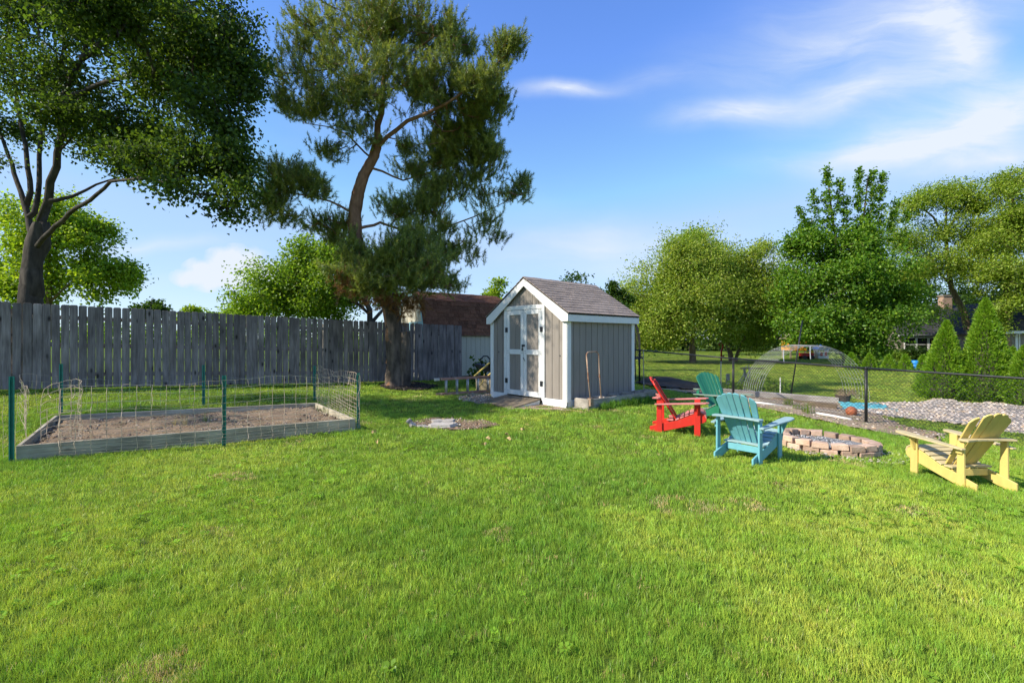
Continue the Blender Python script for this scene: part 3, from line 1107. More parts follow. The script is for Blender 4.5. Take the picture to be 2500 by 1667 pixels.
def bumpy_trunk(path, k=28, rough=.06, seed=1, seg=.09):
    """near trunk with ridged bark; path [(x,y,z,r)]"""
    rng = np.random.default_rng(seed)
    P = np.array([p[:3] for p in path], float)
    R = np.array([p[3] for p in path], float)
    d = np.r_[0, np.cumsum(np.linalg.norm(np.diff(P, axis=0), axis=1))]
    s = np.arange(0, d[-1], seg)
    Q = np.stack([np.interp(s, d, P[:, i]) for i in range(3)], 1)
    r = np.interp(s, d, R)
    th = np.linspace(0, 2 * PI, k, endpoint=False)
    V = []
    for i in range(len(s)):
        n = vnoise(th * 3.2 + np.sin(th) * 2, np.full(k, s[i] * 1.1), 1.6, seed) + .6 * vnoise(np.cos(th) * 9, np.sin(th) * 9 + s[i] * 3, 1.1, seed + 1)
        rr = r[i] * (1 + rough * 2 * (n - .8)) + rng.normal(0, .004, k)
        V.append(np.stack([Q[i, 0] + rr * np.cos(th), Q[i, 1] + rr * np.sin(th), np.full(k, Q[i, 2]) + rng.normal(0, .008, k)], 1))
    V = np.concatenate(V)
    idx_ = np.arange(len(s) * k).reshape(len(s), k)
    F = np.stack([idx_[:-1], np.roll(idx_, -1, 1)[:-1], np.roll(idx_, -1, 1)[1:], idx_[1:]], -1).reshape(-1, 4)
    return V, F


def lobes_px(lobes, Z):
    """(px, py, dZ, rx px, ry px, depth m, weight) -> world"""
    out = []
    for (px, py, dz, rx, ry, rd, wt) in lobes:
        c = atd(px, py, Z + dz)
        k = (Z + dz) / FPX
        out.append((np.array(c), np.array((rx * k, rd, ry * k)), wt))
    return out


def leaves_on(rng, T, Q, per, spread, ln, wd, cols, up=.55, droop=.25, flat=.6, lightvar=.25):
    n = len(T) * per
    C = np.repeat(T, per, 0) + rng.normal(0, 1, (n, 3)) * (np.repeat(spread, per)[:, None] if np.ndim(spread) else spread) * np.array((1, 1, flat))
    out = np.repeat(Q, per, 0)
    D = rand_unit(rng, n) * .9 + out * .5
    D[:, 2] -= droop
    D /= np.linalg.norm(D, axis=1, keepdims=True) + 1e-9
    Nn = rand_unit(rng, n) * (1 - up) + np.array((0, 0, 1.)) * up + out * .2
    L = ln * rng.uniform(.7, 1.25, n)
    Wd = wd * rng.uniform(.75, 1.2, n)
    V, F = leaf_arrays(C, D, Nn, L, Wd)
    pal = np.array(cols)
    clus = rng.uniform(1 - lightvar * .6, 1 + lightvar * .6, len(T)).repeat(per)
    c = pal[rng.integers(0, len(pal), n)] * rng.uniform(1 - lightvar, 1 + lightvar, (n, 1)) * clus[:, None]
    return V, F, np.repeat(c, 4, 0)


def make_tree(name, label, base, limbs, lobes, n_t, per, spread, ln, wd, cols, bark, seed, group=None, shell=.55, seg=.35,
              thick=1.0, droop=.25, up=.55, expo=.42, r_cap=.06, lightvar=.25, cat='tree', flat=.6, leafmat='leaf', kink=.12, clump=11, csize=.42, shoots=(), zf=.72):
    rng = np.random.default_rng(seed)
    T, Q = sample_clumps(rng, lobes, n_t, clump, csize, zf=zf)
    for (p0, p1, k, rr) in shoots:      # upright leafy shoots
        tt = np.linspace(0, 1, k)[:, None]
        T = np.concatenate([T, np.array(p0) * (1 - tt) + np.array(p1) * tt + rng.normal(0, 1, (k, 3)) * rr * (1.15 - tt)])
        qq = rand_unit(rng, k) * .6 + np.array((0, 0, .8))
        Q = np.concatenate([Q, qq])
    spread = np.r_[np.full(n_t, spread), np.full(len(T) - n_t, spread * .42)]
    POS, par, rad, nfix = skeleton(rng, limbs, T, seg, kink)
    B = np.array(base, float)
    root = thing(name, label, cat, tuple(B), 0, group)
    wm = wood_mesh('trunk', POS - B, par, rad, nfix, thick=thick, expo=expo, r_cap=r_cap)
    mesh_obj('trunk', wm, M[bark], root)
    if name == 'maple_tree':
        Vt, Ft = bumpy_trunk([(p[0] - B[0], p[1] - B[1], p[2] - B[2], p[3] * 1.04) for p in limbs[0]], 26, .09, 15, .08)
        mesh_obj('bark', np_mesh('bark', Vt, Ft, smooth=True), M[bark], root)
    V, F, c = leaves_on(rng, T, Q, per, spread, ln, wd, cols, up, droop, flat, lightvar)
    mesh_obj('crown', np_mesh('crown', V - B, F, c), M[leafmat], root)
    return root


def limb(pts, Z, r0, r1):
    """pts (px, py, dZ) -> polyline with tapering radius"""
    n = len(pts)
    return [(*atd(p[0], p[1], Z + p[2]), r0 + (r1 - r0) * i / (n - 1)) for i, p in enumerate(pts)]


# --- big maple behind the wooden fence, left ------------------------------
MAPLE_G = [(.065, .11, .018), (.085, .14, .02), (.05, .09, .018), (.11, .16, .024)]
Zm = 11.6
mb = atd(72, 760, Zm)
mb.z = g1(mb.x, mb.y)
m_trunk = [(*mb, .25), (*atd(75, 710, Zm), .205), (*atd(80, 640, Zm), .185), (*atd(88, 587, Zm), .18), (*atd(100, 540, Zm), .12)]
limbs = [
    m_trunk,
    limb([(100, 540, 0), (118, 490, -.1), (135, 408, -.2), (150, 300, -.3), (158, 230, -.4), (199, 143, -.6), (240, 20, -.8), (280, -90, -1)], Zm, .10, .02),
    limb([(84, 590, 0), (60, 500, .2), (50, 470, .3), (28, 400, .5), (10, 350, .6), (-30, 240, .9), (-90, 80, 1.1)], Zm, .072, .02),
    limb([(62, 510, .2), (74, 470, .3), (62, 360, .5), (40, 230, .7), (25, 120, .9), (10, -40, 1.2)], Zm, .068, .02),
    limb([(84, 520, .1), (94, 474, .3), (97, 357, .6), (120, 260, .8), (153, 128, 1.0), (170, -20, 1.3)], Zm, .064, .02),
    limb([(92, 600, -.1), (122, 566, -.4), (168, 520, -.8), (219, 490, -1.2), (270, 444, -1.6), (357, 434, -2.1), (430, 452, -2.5), (500, 485, -2.9)], Zm, .06, .012),
    limb([(135, 490, -.2), (180, 480, .2), (235, 450, .6), (300, 430, 1.0)], Zm, .05, .015),
    limb([(158, 240, -.4), (260, 200, -.9), (370, 170, -1.4), (470, 190, -1.8), (560, 260, -2.1)], Zm, .06, .012),
    limb([(150, 300, -.3), (220, 290, .5), (320, 270, 1.2), (420, 290, 1.8)], Zm, .06, .015),
    limb([(199, 143, -.6), (320, 60, -.9), (450, 20, -1.2), (560, 40, -1.4)], Zm, .07, .015),
]
lobes = lobes_px([
    (60, 20, .5, 190, 110, 1.6, 1.6), (250, 30, -.3, 170, 110, 1.8, 1.7), (430, 60, -1.2, 150, 120, 1.7, 1.8), (530, 110, -1.6, 85, 95, 1.2, 1.2),
    (100, 190, .3, 150, 60, 1.8, .75), (20, 290, .7, 90, 60, 1.2, .55), (200, 240, .2, 130, 70, 1.8, .95), (320, 330, 1.0, 130, 80, 1.4, 1.0),
    (150, 300, -.9, 110, 45, .8, .45), (380, 200, -1.2, 110, 60, 1.2, .8), (530, 270, -2.0, 65, 70, 1.0, .7), (480, 370, -2.4, 75, 50, .9, .5),
    (560, 380, -2.5, 45, 60, .7, .4), (430, 440, -2.4, 60, 28, .6, .22), (500, 475, -2.8, 50, 28, .5, .2), (545, 510, -2.9, 36, 28, .4, .14), (360, 390, -1.8, 70, 40, .8, .35),
    (300, 400, -.8, 80, 35, .8, .35), (590, 470, -2.8, 30, 40, .4, .16), (40, 400, .3, 50, 30, .6, .14), (590, 200, -1.8, 32, 60, .6, .3),
    (250, 20, -3.3, 90, 70, .9, .55), (150, -20, -3.0, 80, 60, .8, .35), (340, -40, -3.4, 90, 60, .8, .4),
    (150, -120, .6, 330, 110, 2.2, 1.6), (-140, 150, 1.5, 120, 200, 1.8, 1.1), (400, -110, -1., 230, 90, 1.8, 1.1),
], Zm)
lobes += [(np.array((-12.2, 7.4, 6.4)), np.array((1.9, 1.3, 1.0)), 1.5), (np.array((-10.9, 6.8, 7.2)), np.array((1.3, .9, .8)), 1.1), (np.array((-9.7, 6.2, 6.7)), np.array((1.2, .7, .6)), .8), (np.array((-13.6, 5.6, 6.2)), np.array((1.6, .9, .8)), .7),  # unseen front boughs, added to cast shade on lawn and bed
          (np.array((-11.2, 5.0, 5.6)), np.array((1.2, .25, .5)), .14)]
limbs.append([(*m_trunk[-1][:3], .10), (-11.6, 9.6, 4.9, .08), (-12.0, 7.6, 6.0, .06), (-12.6, 5.8, 6.3, .03)])  # added limb that carries the unseen shading boughs
make_tree('maple_tree', 'big dark maple with forking trunk behind the left end of the wooden fence', mb, limbs, lobes, 4300, 27, .17, .078, .066,
          MAPLE_G, 'bark_dark', 11, shell=.45, seg=.3, r_cap=.035, lightvar=.35, clump=8, csize=.52, flat=.75, droop=.45, up=.4)

# --- the pine in front of the fence ---------------------------------------
Zp = 14.0
pb = gp(968, 943)
Zp = pb.y
trunk_path = [(*(pb + Vector((0, 0, -.1))), .36), (*(pb + Vector((0, 0, .12))), .31), (*atd(966, 880, Zp), .245), (*atd(962, 800, Zp), .235), (*atd(955, 755, Zp), .215),
              (*atd(935, 725, Zp), .215), (*atd(910, 690, Zp), .20), (*atd(888, 640, Zp), .185), (*atd(868, 575, Zp), .175), (*atd(866, 520, Zp), .17),
              (*atd(874, 470, Zp), .165), (*atd(886, 430, Zp), .155), (*atd(912, 385, Zp), .14), (*atd(925, 330, Zp), .12), (*atd(930, 250, Zp), .10),
              (*atd(938, 180, Zp), .085), (*atd(945, 60, Zp), .07), (*atd(950, -80, Zp), .05), (*atd(950, -200, Zp), .02)]
plimbs = [
    trunk_path,
    limb([(918, 365, 0), (945, 335, -.1), (995, 298, -.3), (1040, 278, -.5), (1088, 255, -.7), (1140, 218, -.9), (1185, 184, -1.1), (1250, 120, -1.2)], Zp, .085, .02),
    limb([(860, 520, 0), (830, 503, -.2), (806, 493, -.4), (757, 480, -.7), (700, 470, -1.0), (650, 450, -1.2)], Zp, .05, .012),
    limb([(912, 390, 0), (871, 352, .2), (844, 325, .5), (800, 310, .8), (740, 300, 1.0)], Zp, .04, .012),
    limb([(905, 410, 0), (935, 420, .4), (985, 440, .8), (1060, 420, 1.3), (1130, 380, 1.7)], Zp, .05, .015),
    limb([(870, 560, 0), (930, 545, .6), (1000, 570, .9), (1055, 575, 1.0), (1109, 547, 1.1), (1180, 520, 1.2), (1240, 490, 1.3)], Zp, .06, .015),
    limb([(895, 650, 0), (960, 640, -.8), (1030, 650, -1.2), (1090, 670, -1.3)], Zp, .05, .012),
    limb([(920, 705, 0), (900, 690, -.7), (860, 690, -1.2), (820, 700, -1.4)], Zp, .04, .012),
    limb([(930, 250, 0), (870, 200, -.3), (800, 170, -.5), (720, 180, -.7)], Zp, .045, .012),
    limb([(935, 200, 0), (1000, 130, -.4), (1060, 90, -.7), (1140, 90, -.9)], Zp, .045, .012),
]
PINE = [  # px, py, dZ, rx, ry, depth, weight
    (900, 40, -.6, 150, 90, 1.4, 1.6), (760, 40, -.2, 90, 70, 1.2, .9), (1010, 60, -.3, 100, 80, 1.3, 1.1), (860, 170, -1.0, 90, 75, .9, 1.15),
    (740, 170, -.3, 70, 60, .9, .8), (790, 260, -.5, 80, 60, .9, .8), (720, 270, .3, 55, 40, .7, .35), (1000, 180, -.8, 80, 60, .9, .9),
    (1100, 150, -.7, 60, 60, .8, .6), (1225, 120, -1.1, 50, 55, .6, .6), (1180, 190, -1.0, 60, 40, .6, .5), (1130, 300, .3, 60, 70, .9, .65),
    (1180, 320, .2, 50, 60, .7, .45), (1200, 240, -.6, 45, 35, .5, .3), (1060, 370, 1.0, 90, 55, 1.0, .95), (1150, 400, 1.3, 80, 60, 1.0, 1.0),
    (1180, 360, 1.0, 50, 60, .7, .6), (1100, 460, 1.2, 90, 45, 1.0, .95), (1030, 500, .9, 80, 40, .9, .65), (1210, 500, 1.2, 70, 40, .7, .75),
    (1270, 460, 1.3, 30, 30, .4, .25), (1180, 560, 1.1, 70, 40, .8, .65), (1120, 610, 1.0, 80, 40, .9, .7), (1170, 640, .9, 40, 30, .6, .3), (1060, 560, .8, 60, 40, .8, .4),
    (700, 430, -1.0, 60, 50, .7, .75), (655, 490, -1.1, 45, 45, .5, .4), (760, 450, -.8, 50, 40, .6, .45), (700, 520, -.9, 60, 30, .6, .3), (800, 360, .4, 60, 50, .8, .35),
    (830, 560, .5, 40, 40, .7, .25), (780, 540, .2, 60, 30, .6, .25), (680, 200, -.2, 30, 50, .5, .18), (690, 350, .3, 30, 25, .5, .06),
    (930, 615, -1.1, 110, 55, .7, 1.3), (1020, 640, -1.1, 90, 60, .7, 1.1), (890, 670, -1.3, 80, 45, .5, .8), (970, 675, -1.2, 80, 38, .5, .8), (1050, 665, -.9, 70, 30, .6, .5),
    (1110, 680, -.2, 50, 25, .5, .3), (960, 590, -.9, 90, 30, .6, .5), (850, 600, -.7, 50, 50, .6, .35), (930, -110, 0, 230, 80, 1.6, 1.0), (1000, 420, .9, 60, 40, .8, .3),
    (900, 240, -.9, 60, 50, .6, .6), (960, 140, -.8, 60, 60, .7, .6), (850, 250, -.7, 60, 50, .7, .5), (890, 330, -.5, 45, 35, .5, .25), (960, 510, .6, 60, 50, .8, .45), (1000, 290, .9, 60, 60, .8, .3), (1080, 215, -.3, 70, 35, .7, .5), (1160, 270, .0, 60, 40, .7, .5), (1090, 330, .5, 70, 40, .8, .6), (1010, 225, .6, 60, 40, .8, .35), (1120, 90, -.6, 60, 50, .8, .5), (800, 130, -.4, 90, 60, .9, .6), (950, 480, .9, 60, 60, .7, .32),
]


def pine_crown(rng, lobes, n_t, cols, dead=None):
    T, Q = sample_lobes(rng, lobes, n_t, .4)
    return T, Q


def needles_on(rng, T, Q, tufts, per, spread, nl, nw, cols, upb=1.1):
    m = len(T) * tufts
    sh = 2                                       # bottle-brush shoots per target, several whorls along each
    k = tufts // sh
    A = np.repeat(Q, sh, 0) * .7 + rand_unit(rng, len(T) * sh) * .55 + np.array((0, 0, upb))
    A /= np.linalg.norm(A, axis=1, keepdims=True)
    C0 = np.repeat(T, sh, 0) + rng.normal(0, 1, (len(T) * sh, 3)) * spread * np.array((1, 1, .75))
    st = np.tile(np.linspace(-.5, .5, k), len(T) * sh)[:, None] * rng.uniform(.15, .27, (len(T) * sh, 1)).repeat(k, 0)
    A = np.repeat(A, k, 0)
    C = np.repeat(C0, k, 0) + A * st + rng.normal(0, .012, (m, 3))
    pal = np.array(cols)
    tc_ = pal[rng.integers(0, len(pal), m)] * rng.uniform(.75, 1.25, (m, 1))
    n = m * per
    Cn = np.repeat(C, per, 0) + np.repeat(A, per, 0) * (rng.uniform(-.10, .05, (n, 1)))
    D = np.repeat(A, per, 0) * rng.uniform(.3, 1.1, (n, 1)) + rand_unit(rng, n) * .85
    D /= np.linalg.norm(D, axis=1, keepdims=True)
    L = nl * rng.uniform(.7, 1.2, (n, 1))
    S_ = np.cross(D, rand_unit(rng, n))
    S_ /= np.linalg.norm(S_, axis=1, keepdims=True) + 1e-9
    V = np.stack([Cn - S_ * nw / 2, Cn + S_ * nw / 2, Cn + D * L], 1).reshape(-1, 3)
    F = np.arange(n * 3).reshape(n, 3)
    return V, F, np.repeat(np.repeat(tc_, per, 0) * rng.uniform(.85, 1.15, (n, 1)), 3, 0)


def make_pine():
    rng = np.random.default_rng(21)
    lb = lobes_px(PINE, Zp)
    T, Q = sample_clumps(rng, lb, 5400, 12, .52, (.25, 1.0))
    # brown dead needles low round the trunk
    dl = lobes_px([(880, 715, -1.0, 70, 18, .4, .8), (960, 735, -.6, 70, 22, .5, 1.2), (1010, 735, -.3, 45, 20, .4, .7), (845, 680, -1.2, 30, 25, .3, .5),
                   (985, 765, -.25, 18, 22, .2, .3)], Zp)
    Td, Qd = sample_lobes(rng, dl, 130, .3)
    POS, par, rad, nfix = skeleton(rng, plimbs, np.concatenate([T, Td]), .28, .14)
    B = np.array(pb)
    root = thing('pine_tree', 'tall leaning pine with bare twisted trunk standing in front of the fence', 'tree', tuple(B))
    wm = wood_mesh('trunk', POS - B, par, rad * .80, nfix, r_tip=.006, r_cap=.035, expo=.40)
    mesh_obj('branches', wm, M['bark_orange'], root)
    V, F = bumpy_trunk([(p[0] - B[0], p[1] - B[1], p[2] - B[2], p[3]) for p in trunk_path[:6]], 30, .10, 5, .07)
    mesh_obj('trunk', np_mesh('trunk', V, F, smooth=True), M['bark_pine'], root)
    V, F = bumpy_trunk([(p[0] - B[0], p[1] - B[1], p[2] - B[2], p[3] * 1.01) for p in trunk_path[5:14]], 24, .10, 6, .08)
    mesh_obj('upper_trunk', np_mesh('upper_trunk', V, F, smooth=True), M['bark_orange'], root)
    # sawn-off second stem
    s0 = np.array(pb) + np.array((.22, -.05, -.05))
    st = [(*(s0 - B), .20), (*(np.array(atd(988, 900, Zp - .05)) - B), .17), (*(np.array(atd(989, 850, Zp - .05)) - B), .17), (*(np.array(atd(988, 806, Zp - .05)) - B), .15)]
    V, F = bumpy_trunk(st, 22, .14, 9, .06)
    n = len(V)
    V = np.concatenate([V, V[-22:].mean(0)[None]])
    F = np.concatenate([F, np.array([(n - 22 + j, n - 22 + (j + 1) % 22, n, n) for j in range(22)])])
    me = bpy.data.meshes.new('stub')
    me.from_pydata(V.tolist(), [], [tuple(dict.fromkeys(f)) for f in F.tolist()])
    mesh_obj('sawn_stem', me, M['bark_pine'], root)
    V, F, c = needles_on(rng, T, Q, 6, 24, .12, .10, .0125, [(.20, .25, .055), (.26, .30, .06), (.14, .19, .05), (.34, .36, .07)])
    mesh_obj('crown', np_mesh('crown', V - B, F, c), M['needle'], root)
    V, F, c = needles_on(rng, Td, Qd, 6, 22, .13, .09, .008, [(.26, .12, .035), (.20, .09, .03), (.32, .17, .06)], -.3)
    o = mesh_obj('dead_needles', np_mesh('dead_needles', V - B, F, c), M['needle'], root)
    o['label'] = 'brown dead needles hanging low round the trunk'


make_pine()

# --- trees beyond the wooden fence -----------------------------------------
YG = [(.25, .36, .026), (.31, .42, .034), (.20, .31, .026), (.38, .46, .05)]
MG = [(.18, .29, .026), (.22, .34, .034), (.14, .24, .024), (.28, .38, .045)]
DG = [(.045, .095, .014), (.06, .12, .016), (.036, .078, .012), (.08, .14, .018)]
Zt = 24.0
b0 = atd(120, 800, Zt)
b0.z = g1(b0.x, b0.y)
make_tree('sunlit_maple', 'bright yellow green maple seen below the big maple at far left', b0,
          [limb([(115, 830, 0), (120, 740, 0), (118, 640, 0), (112, 540, 0), (110, 490, 0)], Zt, .16, .03), limb([(120, 740, 0), (170, 690, -.3), (230, 660, -.6)], Zt, .06, .02),
           limb([(118, 720, 0), (70, 650, .3), (30, 610, .5)], Zt, .06, .02)],
          lobes_px([(110, 540, 0, 80, 70, 2.2, 1.2), (60, 620, 0, 80, 60, 2.2, 1.1), (170, 590, 0, 90, 70, 2.2, 1.3), (110, 690, 0, 120, 60, 2.4, 1.5), (230, 680, 0, 80, 45, 1.6, .8),
                    (290, 680, -.3, 30, 40, .8, .25), (20, 690, 0, 60, 50, 1.6, .7), (30, 530, .5, 30, 50, 1., .3), (220, 560, 0, 40, 40, 1., .3), (-80, 640, 0, 80, 120, 2., 1.)], Zt),
          900, 30, .28, .17, .14, YG, 'bark_tan', 31, 'trees beyond the wooden fence', seg=.6, clump=7, csize=.40, zf=.95, flat=.8)

Zt = 21.0
b1 = atd(905, 830, Zt)
b1.z = g1(b1.x, b1.y)
make_tree('spreading_tree', 'broad light green tree rising over the middle of the fence', b1,
          [limb([(900, 850, 0), (900, 760, 0), (880, 700, 0), (840, 640, 0), (800, 600, 0)], Zt, .15, .03), limb([(905, 770, 0), (870, 740, 0), (800, 720, -.3), (720, 700, -.6)], Zt, .08, .02),
           limb([(905, 790, 0), (950, 740, .3), (970, 690, .5)], Zt, .09, .02)],
          lobes_px([(760, 610, 0, 70, 50, 1.6, 1.0), (700, 660, 0, 90, 50, 1.8, 1.3), (790, 690, 0, 90, 70, 1.9, 1.6), (660, 720, 0, 90, 45, 1.7, 1.2), (600, 755, 0, 60, 25, 1.2, .6),
                    (720, 750, 0, 110, 35, 1.6, 1.2), (850, 630, .4, 70, 60, 1.5, 1.0), (860, 720, .8, 60, 40, 1.2, .6), (960, 740, 1.2, 60, 50, 1.2, .5), (830, 770, .5, 70, 22, 1.2, .5)], Zt),
          1200, 30, .24, .13, .10, MG, 'bark_dark', 33, 'trees beyond the wooden fence', seg=.5, clump=7, csize=.42, zf=.95, flat=.8)

for i, (px, py, rx, ry, Z, lab, cols) in enumerate((
        (368, 742, 26, 18, 30, 'tiny tree top above the fence, leftmost of the small ones', DG),
        (462, 756, 26, 14, 34, 'small pale tree top above the fence beside the tiny tree top', YG),
        (545, 757, 40, 14, 36, 'low tree top above the fence at the foot of the broad light green tree', MG),
        (1212, 712, 36, 26, 34, 'pale green tree top between the brown barn roof and the grey shed', YG))):
    b = atd(px, 800, Z)
    b.z = g1(b.x, b.y)
    make_tree('small_tree', lab, b, [limb([(px, 850, 0), (px, py + ry, 0), (px + 3, py - ry * .6, 0)], Z, .07, .02)],
              lobes_px([(px, py, 0, rx, ry, rx * Z / FPX, 1), (px - rx * .3, py + ry, 0, rx * 1.2, ry, rx * Z / FPX, 1.0), (px + rx * .6, py + ry * 1.3, 0, rx, ry, rx * Z / FPX, .8)], Z), 110, 22, .22, .2, .16, cols,
              'bark_tan', 40 + i, 'small tree tops above the fence', shell=.4, seg=.5, cat='tree')

# --- behind the shed and across the neighbour's lawn -------------------------
Z = 26
b = atd(1508, 860, Z)
b.z = g1(b.x, b.y)
make_tree('young_spruce', 'thin dark young evergreen poking up behind the shed roof', b,
          [limb([(1508, 880, 0), (1507, 760, 0), (1494, 680, 0)], Z, .06, .01)],
          lobes_px([(1494, 690, 0, 8, 20, .2, .35), (1500, 725, 0, 24, 18, .6, 1), (1512, 755, 0, 34, 24, .8, 1.2), (1540, 740, 0, 18, 16, .4, .4), (1515, 800, 0, 40, 40, .9, 1.4)], Z),
          230, 22, .14, .13, .09, DG, 'bark_dark', 50, shell=.4, seg=.4)

CRAB = [(.27, .36, .05), (.33, .42, .06), (.215, .30, .045), (.40, .43, .085)]
Z = 37
b = gp(1691, 881)
b = atd(1691, 881, Z)
b.z = g1(b.x, b.y)
make_tree('crabapple_tree', 'wide olive green crabapple with dark trunk just right of the shed', b,
          [limb([(1692, 892, 0), (1692, 850, 0), (1690, 810, 0), (1670, 740, 0), (1650, 660, 0)], Z, .28, .05), limb([(1692, 830, 0), (1640, 790, -.5), (1590, 760, -.8)], Z, .1, .03),
           limb([(1692, 830, 0), (1730, 780, -.5), (1750, 720, -.8)], Z, .1, .03)],
          lobes_px([(1690, 640, 0, 110, 60, 3., 1.5), (1620, 700, -.5, 110, 60, 3., 1.6), (1700, 720, -1.5, 110, 60, 2.5, 1.5), (1600, 780, -1, 80, 50, 2.5, 1.2), (1690, 790, -1.5, 90, 40, 2.5, 1.1),
                    (1560, 760, .5, 50, 70, 2., .8), (1570, 820, .5, 60, 30, 2., .6), (1640, 830, -1.5, 50, 18, 1.5, .4), (1640, 620, 0, 50, 40, 2., .5), (1545, 720, .6, 25, 40, 1., .25)], Z),
          2000, 28, .36, .18, .11, CRAB, 'bark_tan', 51, 'trees on the neighbouring lawn', seg=.8, r_cap=.09, clump=7, csize=.44, zf=1.0, flat=.85, droop=.05)
Z = 39
b = atd(1790, 884, Z)
b.z = g1(b.x, b.y)
make_tree('crabapple_tree', 'olive green crabapple with two pale leaning trunks, behind the green chair', b,
          [limb([(1788, 893, 0), (1782, 860, 0), (1772, 820, 0), (1766, 760, 0), (1760, 690, 0)], Z, .24, .05), limb([(1795, 893, 0), (1800, 865, 0), (1815, 830, 0), (1840, 780, 0)], Z, .18, .04),
           limb([(1772, 815, 0), (1740, 770, -.6), (1720, 730, -.9)], Z, .1, .03)],
          lobes_px([(1770, 660, 0, 90, 55, 3., 1.3), (1850, 700, 0, 80, 60, 3., 1.2), (1780, 740, -1.5, 90, 50, 2.5, 1.3), (1860, 770, -1., 80, 50, 2.5, 1.2), (1780, 800, -1.5, 70, 35, 2., .9),
                    (1850, 825, -.5, 60, 25, 2., .6), (1890, 650, .5, 35, 30, 1.5, .25), (1860, 615, .5, 25, 22, 1., .16), (1820, 640, .3, 50, 40, 2., .5)], Z),
          1800, 28, .36, .18, .11, CRAB, 'bark_tan', 52, 'trees on the neighbouring lawn', seg=.8, r_cap=.09, clump=7, csize=.44, zf=1.0, flat=.85, droop=.05)
Z = 52
b = atd(1690, 870, Z)
b.z = g1(b.x, b.y)
make_tree('poplar_tree', 'fresh green tree rising behind the two crabapples', b,
          [limb([(1690, 880, 0), (1690, 760, 0), (1692, 600, 0)], Z, .3, .05)],
          lobes_px([(1695, 590, 0, 40, 35, 2., .7), (1690, 650, 0, 90, 50, 3., 1.5), (1640, 690, 0, 60, 50, 3., 1.), (1740, 640, 0, 40, 50, 2., .7)], Z),
          420, 26, .6, .30, .22, MG, 'bark_tan', 53, 'trees on the neighbouring lawn', seg=1.2)

GM = [(.115, .235, .022), (.15, .28, .026), (.09, .185, .02), (.23, .35, .036)]
Z = 34
b = atd(2065, 890, Z)
b.z = g1(b.x, b.y)
make_tree('red_maple', 'tall bright green maple with upright leafy shoots at its top', b,
          [limb([(2065, 900, 0), (2065, 820, 0), (2060, 740, 0), (2050, 640, 0), (2030, 520, 0), (2022, 440, 0)], Z, .26, .03),
           limb([(2060, 720, 0), (2090, 620, 0), (2110, 520, 0), (2120, 430, 0)], Z, .12, .03), limb([(2055, 690, 0), (2000, 620, 0), (1980, 540, 0)], Z, .1, .03),
           limb([(2065, 760, 0), (2150, 690, -.5), (2190, 640, -.8)], Z, .1, .03), limb([(2063, 790, 0), (1990, 750, -.7), (1950, 690, -1)], Z, .1, .03)],
          lobes_px([
                    (2060, 620, 0, 75, 55, 2.2, 1.2), (1990, 590, 0, 25, 50, 1., .3), (2115, 590, 0, 45, 40, 1.6, .55), (1960, 600, -.3, 40, 40, 1.4, .5), (1955, 700, -.5, 45, 55, 1.8, .9),
                    (2040, 680, -1.5, 110, 70, 2.5, 1.9), (2130, 665, -.8, 75, 65, 2.5, 1.4), (1980, 780, -1.2, 90, 50, 2.4, 1.3), (2080, 790, -1.8, 100, 50, 2., 1.4), (2180, 750, -1., 80, 60, 2.2, 1.2), (2010, 815, -1., 80, 26, 2., .7),
                    (2115, 838, -1.6, 60, 30, 1.6, .6), (1925, 730, 0, 40, 60, 1.4, .5)], Z),
          2300, 30, .30, .18, .15, GM, 'bark_tan', 54, 'trees on the neighbouring lawn', seg=.7, r_cap=.08, csize=.46, clump=8, zf=.95, flat=.85,
          shoots=[(atd(a, b, Z), atd(c, d, Z), k, rr) for a, b, c, d, k, rr in ((2030, 600, 2018, 412, 44, .26), (2000, 560, 1985, 470, 20, .25), (2050, 520, 2052, 440, 16, .2), (2095, 600, 2098, 416, 40, .24), (2120, 600, 2130, 420, 40, .24), (2135, 600, 2158, 424, 40, .24), (2060, 600, 2070, 490, 24, .3), (1975, 590, 1952, 510, 18, .25), (2170, 580, 2190, 495, 16, .25), (1950, 640, 1925, 580, 14, .25), (2200, 600, 2215, 520, 12, .22))])
LOC = [(.225, .32, .036), (.28, .37, .042), (.18, .27, .03), (.34, .40, .06)]
Z = 40
b = atd(2350, 880, Z)
b.z = g1(b.x, b.y)
make_tree('locust_tree', 'airy yellow green locust whose bare brown trunk leans left before the house roof', b,
          [limb([(2368, 900, 0), (2366, 820, 0), (2350, 760, 0), (2325, 700, 0), (2313, 640, 0), (2310, 560, 0), (2312, 480, 0)], Z, .34, .05),
           limb([(2311, 590, 0), (2280, 530, 0), (2240, 500, 0), (2190, 500, -.4)], Z, .1, .03), limb([(2312, 570, 0), (2350, 500, 0), (2370, 470, 0)], Z, .1, .03),
           limb([(2325, 700, 0), (2270, 640, -.5), (2230, 620, -.8)], Z, .1, .03)],
          lobes_px([(2330, 470, 0, 50, 26, 2., .8), (2260, 490, 0, 60, 25, 2., .7), (2370, 500, 0, 40, 30, 1.6, .6), (2215, 515, 0, 40, 30, 1.6, .4), (2300, 570, 0, 70, 40, 2.2, 1.0), (2230, 590, -.5, 60, 40, 2., .9),
                    (2380, 580, 0, 40, 40, 1.8, .7), (2290, 650, -1, 80, 40, 2.2, 1.2), (2220, 690, -1, 60, 40, 2., .9), (2260, 770, -1.2, 70, 30, 2., .7), (2360, 650, .5, 50, 40, 1.8, .6)], Z),
          1700, 26, .34, .18, .10, LOC, 'bark_tan', 55, 'trees on the neighbouring lawn', seg=.8, r_cap=.10, lightvar=.35, clump=6, csize=.42, zf=.85, flat=.7)
Z = 37
b = atd(2455, 890, Z)
b.z = g1(b.x, b.y)
